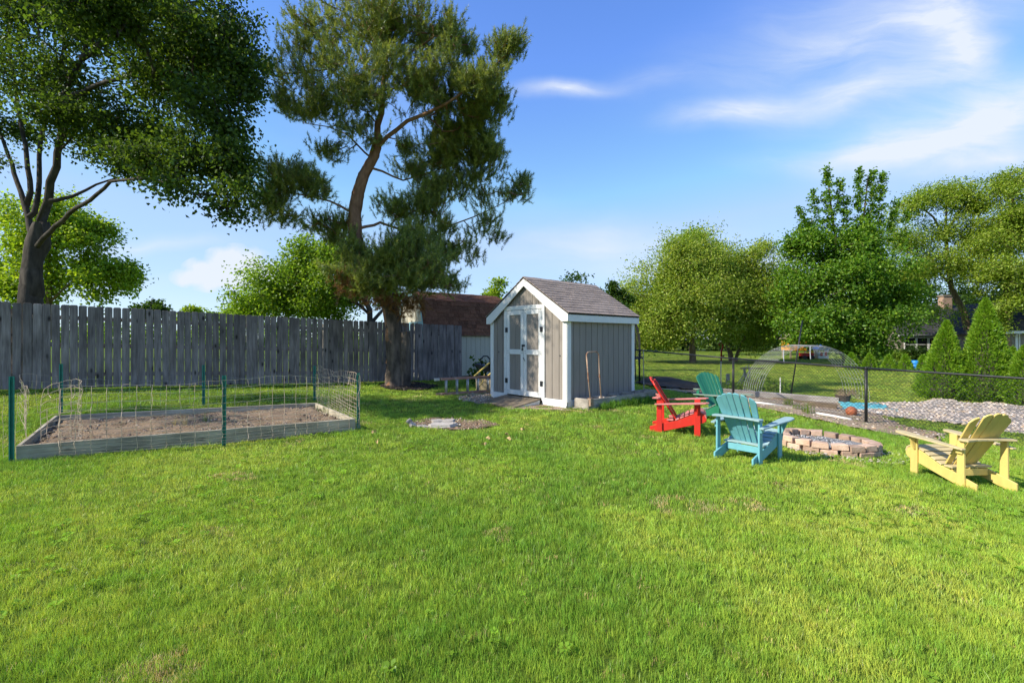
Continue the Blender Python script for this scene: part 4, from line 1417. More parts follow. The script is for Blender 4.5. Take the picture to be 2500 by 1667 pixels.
make_tree('locust_tree', 'ivy clad locust with a forked trunk at the far right edge', b,
          [limb([(2440, 910, 0), (2446, 840, 0), (2456, 780, 0), (2470, 740, 0), (2492, 690, 0), (2510, 620, 0)], Z, .36, .10), limb([(2458, 770, 0), (2458, 700, 0), (2464, 620, 0), (2470, 520, 0), (2480, 430, 0)], Z, .24, .05)],
          lobes_px([(2470, 440, 0, 30, 30, 1.5, .5), (2430, 475, 0, 40, 24, 1.6, .45), (2500, 470, 0, 50, 50, 2., .9), (2450, 540, 0, 50, 40, 2., .8), (2500, 580, 0, 60, 60, 2.2, 1.4), (2420, 600, 0, 60, 40, 2., .9),
                    (2460, 660, -1, 70, 40, 2., 1.1), (2520, 700, -1, 60, 60, 2., 1.), (2410, 680, -.5, 40, 40, 1.6, .5), (2480, 740, -1.5, 30, 30, 1.2, .3), (2436, 800, -.4, 12, 50, .5, .35), (2425, 760, -.6, 24, 24, .8, .3), (2560, 560, 0, 80, 140, 3., 1.5)], Z),
          1800, 26, .34, .18, .10, LOC, 'bark_tan', 56, 'trees on the neighbouring lawn', seg=.8, r_cap=.10, lightvar=.35, clump=6, csize=.42, zf=.85, flat=.7)

# shady shrubs in front of the house and a low dark shrub row under the crabapples
for i, (px, py, rx, ry, Z, lab, cols) in enumerate((
        (2225, 862, 50, 26, 41, 'rounded dark green shrub below the house windows', DG),
        (2160, 868, 40, 22, 42, 'low green shrub left of the house windows', MG),
        (2300, 870, 40, 24, 41, 'green shrub between the house windows and the tallest arborvitae', DG))):
    b = atd(px, 890, Z)
    b.z = g1(b.x, b.y)
    make_tree('shrub', lab, b, [limb([(px, 895, 0), (px, py, 0), (px, py - ry * .5, 0)], Z, .05, .02)], lobes_px([(px, py, 0, rx, ry, 1.2, 1), (px + rx * .5, py + 6, -.3, rx * .6, ry * .7, 1., .6)], Z),
              130, 26, .24, .15, .10, cols, 'bark_dark', 60 + i, 'shrubs along the house', shell=.5, cat='shrub', seg=.5)


def treeline(name, label, x0, x1, Y, h, n, cols, seed):
    rng = np.random.default_rng(seed)
    k = int((x1 - x0) / 2.5)
    lb = []
    for i in range(k):
        x = x0 + (x1 - x0) * (i + rng.uniform(.2, .8)) / k
        y = Y + rng.uniform(-3, 3)
        hh = h * rng.uniform(.6, 1.1)
        g_ = g1(x, y)
        lb.append((np.array((x, y, g_ + hh * .5)), np.array((2.4, 2.0, hh * .55)), 1))
    T, Q = sample_lobes(rng, lb, n, .5)
    T[:, 2] = np.maximum(T[:, 2], -.3)
    V, F, c = leaves_on(rng, T, Q, 22, .6, .42, .34, cols, .5, .2)
    o = mesh_obj(name, np_mesh(name, V, F, c), M['leaf'])
    tag(o, label, 'trees', kind='stuff')


treeline('far_trees', 'far wood closing the view behind the neighbouring lawn', 4, 84, 74, 12, 3600, DG, 70)
treeline('far_hedge', 'low far hedge seen beyond the wooden fence', -85, -4, 66, 3.6, 900, MG, 71)


# --- arborvitae --------------------------------------------------------------
ARB = [(.16, .30, .018), (.21, .36, .022), (.12, .24, .016), (.27, .40, .034)]


def arborvitae(base, h, r, n, seed, label, group, leafsz=.075, squat=.12):
    rng = np.random.default_rng(seed)
    root = thing('arborvitae', label, 'arborvitae', tuple(base), rng.uniform(0, 6), group)
    t = rng.uniform(0, 1, n) ** 1.25
    prof = np.where(t < squat, .78 + .22 * (t / squat), np.clip((1 - t) / (1 - squat), 0, 1) ** .78)
    th = rng.uniform(0, 2 * PI, n)
    ripple = 1 + .17 * (vnoise(np.cos(th) * 3 + 5, np.sin(th) * 3 + t * h * 2.2, 1.3, seed) - .5) * 2 + .13 * (vnoise(np.cos(th) * 6 + 9, np.sin(th) * 6 + t * h * 5, 1.7, seed + 3) - .5) * 2
    rr = r * prof * ripple * np.clip(rng.normal(.95, .08, n), .45, 1.08)
    C = np.stack([rr * np.cos(th) + .05 * h * t * math.sin(seed), rr * np.sin(th), t * h], 1)
    out = np.stack([np.cos(th), np.sin(th), np.zeros(n)], 1)
    D = out * .75 + np.array((0, 0, .75)) + rng.normal(0, .38, (n, 3))
    D /= np.linalg.norm(D, axis=1, keepdims=True)
    tang = np.stack([-np.sin(th), np.cos(th), np.zeros(n)], 1)
    Nn = tang * rng.normal(0, 1, (n, 1)) + out * .5 + rng.normal(0, .4, (n, 3))
    V, F = leaf_arrays(C - D * leafsz * .5, D, Nn, leafsz * rng.uniform(.9, 1.7, n), leafsz * .42 * rng.uniform(.7, 1.2, n), .12)
    c = np.array(ARB)[rng.integers(0, 4, n)] * rng.uniform(.7, 1.3, (n, 1))
    mesh_obj('foliage', np_mesh('foliage', V, F, np.repeat(c, 4, 0)), M['leaf'], root)
    k = 12
    mb_ = MB()
    mb_.lathe([(r * .62 * (.86 if i == 0 else 1) * max(.02, (1 - i / 8) ** .8), .05 + i / 8 * h * .93) for i in range(9)], 10)
    mb_.build('inner_stems', M['bark_dark'], root, smooth=True)
    return root


A1 = gp(2303, 973)
A2 = gp(2402, 979)
arborvitae(A1, 2.5, .61, 15000, 81, 'stout arborvitae on the rock bed, left of the tallest one', 'big arborvitae on the rock bed')
arborvitae(A2, 3.2, .69, 19000, 82, 'tallest arborvitae, pointed, on the rock bed', 'big arborvitae on the rock bed')
arborvitae(gp(2512, 990), 1.75, .62, 10000, 83, 'broad arborvitae cut by the right edge behind the yellow chair', 'big arborvitae on the rock bed')
arborvitae(gp(2470, 960), 1.65, .40, 5000, 84, 'slim arborvitae between the tallest one and the right edge', 'big arborvitae on the rock bed')
for i, (px, hpx, lab) in enumerate(((2081, 42, 'small arborvitae, leftmost of the young row'), (2123, 42, 'small arborvitae second from the left in the young row'),
                                    (2169, 40, 'small arborvitae third from the left in the young row'), (2212, 42, 'small arborvitae left of the blue barrel'),
                                    (2253, 42, 'small arborvitae between blue barrel and stout arborvitae'))):
    p = gp(px, 903 + i * 1.5)
    arborvitae(p, hpx * p.y / FPX, 17 * p.y / FPX, 1800, 90 + i, lab, 'row of young arborvitae on the lawn', .11)


# ------------------------------------------------------------------ wooden fence
def wooden_fence():
    root = thing('wooden_fence', 'long weathered grey dog-eared picket fence at the left, in shade', 'fence', (FA[0], FA[1], 0), math.atan2(FD[1], FD[0]))
    L = float(np.linalg.norm(FB - FA))
    rng = random.Random(3)
    kinds = []
    for wd in (.138, .140, .134, .142):
        m = MB()
        hw, h, c = wd / 2, 1.83, .022
        m.prism([(-hw, 0), (hw, 0), (hw, h - c), (hw - c, h), (-hw + c, h), (-hw, h - c)], .017, Matrix(((1, 0, 0, 0), (0, 0, -1, 0), (0, 1, 0, 0), (0, 0, 0, 1))))
        kinds.append(m.mesh('picket', .003))
    s = -2.2
    n = 0
    while s < L:
        k = rng.choice(kinds)
        x, y = FA + FD * (s + .07)
        gzv = g1(x, y)
        o = bpy.data.objects.new('picket', k)
        if not k.materials:
            k.materials.append(M['picket'])
        COL.objects.link(o)
        o.parent = root
        o.location = (s + .07, rng.uniform(-.004, .004), gzv + .03 + rng.uniform(-.007, .007))
        o.rotation_euler = (rng.uniform(-.006, .006), rng.uniform(-.007, .007), rng.uniform(-.035, .035))
        s += .1405 + rng.choice((.002, .004, .007, .009, .013))
        n += 1
    for hz in (.30, .95, 1.55):
        q = []
        for i in range(13):
            ss = -2.2 + (L + 2.2) * i / 12
            x, y = FA + FD * ss
            q.append((ss, .048, g1(x, y) + hz + .03))
        for i in range(0, 12):
            m = MB()
            m.beam(q[i], (q[i + 1][0] - .002, q[i + 1][1], q[i + 1][2]), .038, .088)
            m.build('rail', M['greywood'], root)
    for i in range(7):
        ss = -2.0 + (L + 1.9) * i / 6
        x, y = FA + FD * ss
        m = MB()
        m.box((ss, .115, g1(x, y) + .85), (.09, .09, 1.75))
        m.build('fence_post', M['greywood'], root)


wooden_fence()


# ------------------------------------------------------------------ grey shed
def frame(o, ux, uz=(0, 0, 1)):
    """matrix with x = ux, z = normal out of the (ux, up) plane, y = up"""
    ux = Vector(ux).normalized()
    up = Vector(uz).normalized()
    n = ux.cross(up)
    return Matrix(((ux.x, up.x, n.x, o[0]), (ux.y, up.y, n.y, o[1]), (ux.z, up.z, n.z, o[2]), (0, 0, 0, 1)))


def grey_shed():
    z0 = g1(SR[0] + .5, SR[1] + .9)
    ang = math.atan2(SU[1], SU[0])
    # local axes: x along the side wall (away), y from the near corner along the front wall (to the left)
    root = thing('garden_shed', 'small taupe garden shed with white trim, double door and brown shingle roof', 'shed', (SR[0], SR[1], z0), ang)
    W_, D_ = SL, SL
    eave, ridge = 2.05, 2.83
    base = .17
    pitch = math.atan2(ridge - eave, W_ / 2)

    def top(y):
        return eave + (ridge - eave) * (1 - abs(y - W_ / 2) / (W_ / 2)) - .02
    # siding boards: front, then right side, then back and left
    bw = .2033
    dy0, dy1 = .70, 1.86                 # door opening
    dtop = 2.13

    def board(y0, y1, zb, side='front'):
        m = MB()
        g_ = .006
        if side == 'front':
            pts = [(y0 + g_, zb), (y1 - g_, zb), (y1 - g_, top(y1 - g_))]
            if y0 < W_ / 2 < y1:
                pts.append((W_ / 2, top(W_ / 2)))
            pts.append((y0 + g_, top(y0 + g_)))
            mt = Matrix(((0, 0, 1, -.016), (1, 0, 0, 0), (0, 1, 0, 0), (0, 0, 0, 1)))
            m.prism(pts, .016, mt)
        return m.build('siding_board', M['siding'], root, bevel=.002)
    ys = [i * bw for i in range(13)]
    for i in range(12):
        a, b = ys[i], ys[i + 1]
        if b <= dy0 or a >= dy1:
            board(a, b, base)
        elif a >= dy0 and b <= dy1:
            board(a, b, dtop)
        else:
            if a < dy0 < b:
                board(a, dy0, base)
                board(dy0, b, dtop)
            else:
                board(a, dy1, dtop)
                board(dy1, b, base)
    m = MB()
    m.box((.1015, .008, (base + eave) / 2), (.191, .016, eave - base))
    sb = m.mesh('siding_board', .002)
    sb.materials.append(M['siding'])
    for i in range(12):
        for sd in (0, 1):
            o = bpy.data.objects.new('siding_board', sb)
            COL.objects.link(o)
            o.parent = root
            o.location = (i * bw, -.016 if sd == 0 else W_, 0)
    m = MB()
    m.prism([(0, base), (W_, base), (W_, eave - .02), (W_ / 2, ridge - .02), (0, eave - .02)], .02, Matrix(((0, 0, 1, D_), (1, 0, 0, 0), (0, 1, 0, 0), (0, 0, 0, 1))))
    m.build('back_wall', M['siding'], root)
    m = MB()
    m.box((D_ / 2 + .01, W_ / 2, (base + eave) / 2 - .02), (D_ - .04, W_ - .04, eave - base - .06))
    m.prism([(.02, base), (W_ - .02, base), (W_ - .02, eave - .06), (W_ / 2, ridge - .06), (.02, eave - .06)], D_ - .05, Matrix(((0, 0, 1, .02), (1, 0, 0, 0), (0, 1, 0, 0), (0, 0, 0, 1))))
    m.build('inner_shell', M['shingle_edge'], root)
    # base skids and boards
    for (c, s) in (((-.02, W_ * .14, .065), (.035, .70, .20)), ((-.02, W_ - .29, .065), (.035, .58, .20)), ((D_ / 2, -.006, .065), (D_ - .04, .03, .20)), ((D_ / 2, W_ + .006, .065), (D_ - .04, .03, .20))):
        m = MB()
        m.box(c, s)
        m.build('base_board', M['trim'], root, bevel=.004)
    # corner boards
    for (c, s) in (((-.028, .030, 1.04), (.022, .115, 1.98)), ((.037, -.028, 1.07), (.115, .022, 1.90)), ((-.028, W_ - .030, 1.04), (.022, .115, 1.90)),
                   ((D_ - .037, -.028, 1.07), (.115, .022, 1.90)), ((.045, W_ + .028, 1.07), (.13, .022, 1.9)), ((D_ - .045, W_ + .028, 1.07), (.13, .022, 1.9))):
        m = MB()
        m.box(c, s)
        m.build('corner_board', M['trim'], root, bevel=.003)
    # roof: decks, shingles, rakes, fascias
    oh_f, oh_s = .10, .115
    Ls = (W_ / 2 + oh_s) / math.cos(pitch)
    X0, X1 = -oh_f, D_ + oh_f
    for sd in (0, 1):
        sg = 1 if sd == 0 else -1
        # slope direction from the eave up
        e = Vector((0, (-oh_s if sd == 0 else W_ + oh_s), eave - oh_s * math.tan(pitch)))
        d = Vector((0, sg * math.cos(pitch), math.sin(pitch)))
        nrm = Vector((0, -sg * math.sin(pitch), math.cos(pitch)))
        m = MB()
        m.beam(Vector(((X0 + X1) / 2, 0, 0)) + e + nrm * .012, Vector(((X0 + X1) / 2, 0, 0)) + e + d * (Ls - .004) + nrm * .012, X1 - X0 - .01, .022, nrm)
        m.build('roof_deck', M['shingle_edge'], root)
        # shingles
        rows, tabw = 13, .285
        ex = Ls / rows
        km = []
        for wd in (tabw - .006, tabw * .5 - .006):
            m = MB()
            m.prism([(0, 0), (wd, 0), (wd, ex * 1.35), (0, ex * 1.35)], .007, Matrix.Identity(4))
            q = m.mesh('shingle')
            q.materials.append(M['shingle'])
            km.append(q)
        up = Matrix(((1, 0, 0), (0, d.y, nrm.y), (0, d.z, nrm.z)))
        if sg < 0:
            up = Matrix(((-1, 0, 0), (0, d.y, nrm.y), (0, d.z, nrm.z)))
        rng = random.Random(11 + sd)
        joined = MB()
        for r in range(rows):
            p = X0 - .012 + (-(tabw / 2) if r % 2 else 0) + rng.uniform(-.01, .01)
            while p < X1 + .01:
                a, b = max(p, X0 - .012), min(p + tabw, X1 + .012)
                if b - a > .02:
                    tilt = .075 + rng.uniform(-.006, .012)
                    rot = up @ Matrix.Rotation(-tilt, 3, 'X')
                    org = e + d * (r * ex - .012) + nrm * (.026 + rng.uniform(0, .002)) + Vector((a if sg > 0 else b, 0, 0)) + nrm * (math.sin(tilt) * ex * 1.3)
                    if sd == 0:
                        full = abs((b - a) - tabw) < 1e-4
                        if full:
                            me = km[0]
                        else:
                            m = MB()
                            m.prism([(0, 0), (b - a - .006, 0), (b - a - .006, ex * 1.35), (0, ex * 1.35)], .007, Matrix.Identity(4))
                            me = m.mesh('shingle')
                            me.materials.append(M['shingle'])
                        o = bpy.data.objects.new('shingle', me)
                        COL.objects.link(o)
                        o.parent = root
                        o.matrix_local = Matrix.Translation(org) @ rot.to_4x4()
                    else:
                        wd = b - a - .006
                        joined.prism([(0, 0), (wd, 0), (wd, ex * 1.35), (0, ex * 1.35)], .007, Matrix.Translation(org) @ rot.to_4x4())
                p += tabw
        if sd == 1:
            o = joined.build('shingles', M['shingle'], root)
            o['kind'] = 'stuff'
        # rake boards front and back
        for x in (X0, D_ + oh_f - .022):
            m = MB()
            lo = e - nrm * .003
            hi = e + d * (Ls) - nrm * .003
            dn = Vector((0, 0, -1))
            w_ = .138
            pts = [lo, lo + dn * .150, Vector((0, (.06 if sd == 0 else W_ - .06), lo.z - .150)), Vector((0, W_ / 2, hi.z - w_ / math.cos(pitch))), hi]
            if sd == 1:
                pts = pts[::-1]
            mt = Matrix(((0, 0, 1, x), (1, 0, 0, 0), (0, 1, 0, 0), (0, 0, 0, 1)))
            m.prism([(q.y, q.z) for q in pts], .022, mt)
            m.build('rake_board', M['trim'], root, bevel=.002)
        m = MB()
        yy = -oh_s + .012 if sd == 0 else W_ + oh_s - .012
        m.box(((X0 + X1) / 2, yy, e.z - .083), (X1 - X0 - .048, .022, .145))
        m.build('fascia', M['trim'], root, bevel=.002)
        m = MB()
        m.box(((X0 + X1) / 2, (yy + (0 if sd == 0 else W_)) / 2, e.z - .14), (X1 - X0 - .05, oh_s - .03, .012))
        m.build('soffit', M['trim'], root)
    # ridge caps
    m = MB()
    for i in range(9):
        a = X0 - .01 + (X1 - X0) * i / 9
        b = a + (X1 - X0) / 9 + .04
        zr = eave + (W_ / 2) * math.tan(pitch) + .052 + .004 * (i % 2)
        for sg in (-1, 1):
            q = [Vector((a, W_ / 2, zr)), Vector((b, W_ / 2, zr)), Vector((b, W_ / 2 + sg * .11, zr - .11 * math.tan(pitch))), Vector((a, W_ / 2 + sg * .11, zr - .11 * math.tan(pitch)))]
            q2 = [v_ - Vector((0, 0, .008)) for v_ in q]
            m.add(q + q2, [(0, 1, 2, 3), (7, 6, 5, 4), (0, 4, 5, 1), (1, 5, 6, 2), (2, 6, 7, 3), (3, 7, 4, 0)])
    m.build('ridge_cap', M['shingle'], root)
    # door frame and leaves
    dz0 = .155
    for (y0, y1, za, zb) in ((dy0 - .09, dy0, .10, dtop), (dy1, dy1 + .09, .10, dtop), (dy0 - .09, dy1 + .09, dtop, dtop + .095)):
        m = MB()
        m.box((-.031, (y0 + y1) / 2, (za + zb) / 2), (.030, y1 - y0 - .002, zb - za - .002))
        m.build('door_frame', M['trim'], root, bevel=.003)
    mid = (dy0 + dy1) / 2
    for li in (0, 1):
        a, b = (dy0 + .004, mid - .003) if li == 0 else (mid + .003, dy1 - .004)
        m = MB()
        pw = (b - a - .2) / 3
        m.box((-.004, (a + b) / 2, (dz0 + dtop) / 2), (.016, b - a - .01, dtop - dz0 - .02))
        door = m.build('door', M['siding'], root)
        for k in range(2):
            for (za, zb) in ((dz0 + .10, 1.10), (1.20, dtop - .10)):
                m = MB()
                w2 = (b - a - .18) / 2
                m.box((-.016, a + .09 + w2 * (k + .5), (za + zb) / 2), (.010, w2 - .004, zb - za))
                m.build('door_panel', M['siding'], door)
        st = .095
        for (y0, y1, za, zb) in ((a, a + st, dz0, dtop - .006), (b - st, b, dz0, dtop - .006), (a + st, b - st, dz0, dz0 + .115), (a + st, b - st, 1.10, 1.215), (a + st, b - st, dtop - .115, dtop - .006)):
            m = MB()
            m.box((-.030, (y0 + y1) / 2, (za + zb) / 2), (.022, y1 - y0 - .002, zb - za - .002))
            m.build('door_trim', M['trim'], door, bevel=.002)
        hy = dy0 if li == 0 else dy1
        for hz in (.47, 1.67):
            m = MB()
            m.box((-.049, hy, hz), (.008, .085, .115))
            m.tube([(-.054, hy, hz - .057), (-.054, hy, hz + .057)], .007, 6)
            m.build('hinge', M['hinge'], door)
        if li == 1:
            m = MB()
            m.box((-.046, mid, 1.305), (.012, .10, .05))
            m.tube([(-.058, mid + .03, 1.29), (-.062, mid + .03, 1.22), (-.062, mid + .005, 1.22), (-.058, mid + .005, 1.28)], .006, 6)
            m.box((-.060, mid + .018, 1.215), (.02, .04, .04))
            m.build('latch', M['hinge'], door, bevel=.002)
            m = MB()
            m.tube([(-.05, mid, 1.03), (-.062, mid - .04, .99), (-.062, mid - .07, .955)], .007, 6)
            m.build('door_pull', M['hinge'], door)
    m = MB()
    for li, (a, b) in enumerate(((dy0 + .004, mid - .003), (mid + .003, dy1 - .004))):
        for y in (a + .03, a + .07, b - .07, b - .03):
            for z in (.19, .24, 1.13, 1.18, 2.05, 2.10):
                m.box((-.042, y, z), (.004, .011, .011))
    for y in (dy0 - .05, dy1 + .05):
        for k in range(8):
            m.box((-.047, y, .25 + .25 * k), (.004, .011, .011))
    o = m.build('nail_heads', M['hinge'], root)
    o['kind'] = 'stuff'
    for y in (.17, 2.17):
        m = MB()
        m.tube([(-.03, y, 1.10 if y < 1 else 1.14), (-.012, y, 1.10 if y < 1 else 1.14)], .012, 8)
        m.build('plug', M['hinge'], root)
    return root, z0


SHED, SHZ = grey_shed()


def sl(x, y, z=0.0):
    """shed local -> world"""
    p = SR + SU * x + SV * y
    return Vector((p[0], p[1], z))


SANG = math.atan2(SU[1], SU[0])


def shed_things():
    # plywood ramp at the door: flat board, from the sill down to the grass
    t = thing('door_ramp', 'brown plywood ramp sloping from the shed door to the grass', 'ramp', tuple(sl(-.05, 1.28, SHZ)), SANG)
    m = MB()
    m.beam((-.02, 0, .125), (-.80, 0, .022), 1.16, .022)
    m.build('ramp_board', M['ramp'], t, bevel=.003)
    for y in (-.54, .54):
        m = MB()
        m.prism([(-.02, .0), (-.02, .112), (-.74, .018), (-.74, .0)], .04, Matrix(((1, 0, 0, 0), (0, 0, 1, y - .02), (0, 1, 0, 0), (0, 0, 0, 1))))
        m.build('ramp_bearer', M['trim'], t)
    # long planter
    t = thing('planter_box', 'long low divided timber planter along the shaded shed wall', 'planter', tuple(sl(.12, -.10, SHZ - .03)), SANG)
    L, w_, h = 2.62, .36, .20
    m = MB(); m.box((L / 2, -.02, h / 2 + .04), (L, .03, h)); m.build('side_board', M['greywood'], t, bevel=.003)
    m = MB(); m.box((L / 2, -w_, h / 2 + .04), (L, .03, h)); m.build('side_board', M['greywood'], t, bevel=.003)
    for x in (.015, .58, 1.12, 1.68, 2.2, L - .015):
        m = MB(); m.box((x, -w_ / 2 - .01, h / 2 + .055), (.03, w_ - .05, h)); m.build('divider', M['whitewood'], t, bevel=.003)
    m = MB(); m.box((L / 2, -w_ / 2 - .01, .10), (L - .06, w_ - .05, .12)); m.build('soil', M['soil'], t)
    for x in (.05, L - .3):
        m = MB(); m.box((x, -w_ / 2, .0), (.14, .40, .09)); m.build('foot_block', M['whitewood'], t, bevel=.003)
    # hoop handle leaning on the planter
    t = thing('hoop_handle', 'rusty bent tube hoop standing against the shed side wall', 'tube', tuple(sl(.28, -.34, SHZ - .03)), SANG)
    P = [(-.10, -.14, .24), (-.06, -.05, .7), (-.03, .02, 1.12)]
    c0 = Vector((-.03, .02, 1.12))
    for a in (0, 20, 45, 70, 90):
        P.append((c0.x + .09 * (1 - math.cos(math.radians(a))), .02 + .012 * a / 90, c0.z + .09 * math.sin(math.radians(a))))
    c1 = (.41, .035, 1.12)
    for a in (90, 65, 40, 15, 0):
        P.append((c1[0] - .09 * (1 - math.cos(math.radians(a))), .035, c1[2] + .09 * math.sin(math.radians(a))))
    P += [(.39, .0, .7), (.37, -.06, .20)]
    m = MB(); m.tube(P, .0135, 8); m.build('tube', M['rust'], t, smooth=True)
    m = MB(); m.box((-.10, -.14, .19), (.10, .09, .16)); m.build('socket', M['rust'], t, bevel=.006)
    for (x, y, z) in ((-.062, -.055, .68), (.39, -.003, .68)):
        m = MB(); m.tube([(x, y, z - .02), (x, y + .003, z + .02)], .019, 8); m.build('collar', M['rust'], t)
    # long grass in front of the planter
    rng = np.random.default_rng(33)
    n = 330
    lx, ly = rng.uniform(.35, 2.9, n), -.47 - .12 + rng.normal(0, .07, n)
    far = rng.uniform(size=n) < .22
    lx[far] = 2.75 + rng.normal(0, .14, far.sum()); ly[far] = -.35 + rng.normal(0, .12, far.sum())
    P = np.stack([SR[0] + SU[0] * lx + SV[0] * ly, SR[1] + SU[1] * lx + SV[1] * ly], 1)
    z = gz(P[:, 0], P[:, 1])
    vr = [tuft_mesh(rng, 10, .05, (.12, .24), .006, .7) for _ in range(4)]
    scl = np.ones((n, 3)) * rng.uniform(.5, 1.15, (n, 1))
    c = np.array((.09, .20, .015)) * rng.uniform(.7, 1.3, (n, 1))
    scatter('long_grass', np.c_[P, z], np.stack([rng.normal(0, .15, n), rng.normal(0, .15, n), rng.uniform(0, 6, n)], 1), scl, c, rng.integers(0, 4, n), vr,
            'long uncut grass in front of the timber planter', 'grass')


shed_things()


# ------------------------------------------------------------------ barn shed
def barn():
    z0 = g1(*barn_K)
    root = thing('barn_shed', 'cream gambrel barn shed with brown shingle roof behind the fence', 'shed', (barn_K[0], barn_K[1], z0), math.atan2(BU[1], BU[0]))
    L, Wd = 3.7, 2.5
    ev, kn, kin, rg = 1.58, 2.68, .36, 3.08
    prof = [(0, 0), (Wd, 0), (Wd, ev), (Wd - kin, kn), (Wd / 2, rg), (kin, kn), (0, ev)]
    m = MB()
    m.prism(prof, .02, Matrix(((0, 0, 1, .03), (1, 0, 0, 0), (0, 1, 0, 0), (0, 0, 0, 1))))
    m.build('end_wall', M['barn_wall'], root)
    m = MB()
    m.prism(prof, .02, Matrix(((0, 0, 1, L - .05), (1, 0, 0, 0), (0, 1, 0, 0), (0, 0, 0, 1))))
    m.build('end_wall', M['barn_wall'], root)
    for i in range(10):      # battens on the end
        y = .12 + i * .25
        zt = ev + (kn - ev) * min(1, min(y, Wd - y) / kin) if min(y, Wd - y) < kin else kn + (rg - kn) * (min(y, Wd - y) - kin) / (Wd / 2 - kin)
        m = MB(); m.box((.026, y, zt / 2), (.008, .03, zt - .06)); m.build('batten', M['barn_wall'], root)
    for i in range(18):
        m = MB(); m.box((.105 + i * .2, -.01, ev / 2 + .03), (.192, .016, ev)); m.build('siding_board', M['barn_wall'], root, bevel=.002)
    m = MB(); m.box((L / 2, Wd / 2, ev / 2), (L - .14, Wd - .04, ev - .02)); m.build('inner_shell', M['shingle_edge'], root)
    # roofs
    def slab(a, b, t, nm, mt):
        a, b = Vector((0, *a)), Vector((0, *b))
        d = (b - a).normalized()
        n = Vector((0, -d.z, d.y))
        m = MB()
        m.beam(Vector((L / 2, 0, 0)) + a + n * t / 2, Vector((L / 2, 0, 0)) + b + n * t / 2, L + .1, t, n)
        return m.build(nm, mt, root)
    eo = -.07
    slab((eo, ev - .1), (kin, kn), .03, 'roof_deck', M['shingle_edge'])
    slab((kin, kn), (Wd / 2, rg), .03, 'roof_deck', M['shingle_edge'])
    slab((Wd / 2, rg), (Wd - kin, kn), .03, 'roof_deck', M['shingle_edge'])
    slab((Wd - kin, kn), (Wd - eo, ev - .1), .03, 'roof_deck', M['shingle_edge'])

    def shingles(a, b, rows, single, seed, flip=False):
        a, b = Vector((0, *a)), Vector((0, *b))
        d = (b - a).normalized()
        n = Vector((0, -d.z, d.y)) if not flip else Vector((0, d.z, -d.y))
        Ls = (b - a).length
        ex = Ls / rows
        rng = random.Random(seed)
        J = MB()
        mk = {}
        up = Matrix(((1 if not flip else -1, 0, 0), (0, d.y, n.y), (0, d.z, n.z)))
        for r in range(rows):
            p = -.06 - rng.uniform(0, .2)
            while p < L + .05:
                wd = rng.choice((.16, .20, .24, .30))
                x0, x1 = max(p, -.06), min(p + wd, L + .06)
                if x1 - x0 > .03:
                    th = rng.choice((.006, .006, .013))
                    rot = up @ Matrix.Rotation(-.07, 3, 'X')
                    org = a + d * (r * ex - .015) + n * (.031 + .07 * ex * 1.3) + Vector((x0 if not flip else x1, 0, 0))
                    q = round(x1 - x0, 3)
                    if single:
                        if (q, th) not in mk:
                            m = MB(); m.prism([(0, 0), (q - .004, 0), (q - .004, ex * 1.3), (0, ex * 1.3)], th, Matrix.Identity(4))
                            mk[(q, th)] = m.mesh('shingle')
                            mk[(q, th)].materials.append(M['barn_shingle'])
                        o = bpy.data.objects.new('shingle', mk[(q, th)])
                        COL.objects.link(o)
                        o.parent = root
                        o.matrix_local = Matrix.Translation(org) @ rot.to_4x4()
                    else:
                        J.prism([(0, 0), (q - .004, 0), (q - .004, ex * 1.3), (0, ex * 1.3)], th, Matrix.Translation(org) @ rot.to_4x4())
                p += wd
        if not single:
            o = J.build('upper_shingles', M['barn_shingle'], root)
            o['kind'] = 'stuff'
    shingles((eo, ev - .1), (kin + .02, kn + .03), 9, True, 1)
    shingles((kin, kn), (Wd / 2, rg), 7, False, 2)
    shingles((Wd - kin, kn), (Wd / 2, rg), 7, False, 3, True)
    # blue rake trim on the end
    pr = [(eo, ev - .12), (kin, kn), (Wd / 2, rg), (Wd - kin, kn), (Wd - eo, ev - .12)]
    for i in range(4):
        a, b = Vector((0, *pr[i])), Vector((0, *pr[i + 1]))
        d = (b - a).normalized()
        n = Vector((0, -d.z, d.y))
        m = MB()
        m.beam(a + Vector((-.02, 0, 0)) - n * .055, b + Vector((-.02, 0, 0)) - n * .055, .03, .11, n)
        m.build('rake_trim', M['barn_trim'], root)
    for (y0, y1, za, zb) in ((.22, 1.4, 1.86, 1.98), (.22, .32, 0, 1.86), (1.3, 1.4, 0, 1.86)):
        m = MB(); m.box((.008, (y0 + y1) / 2, (za + zb) / 2), (.024, y1 - y0, zb - za)); m.build('door_trim', M['barn_trim'], root)


barn()


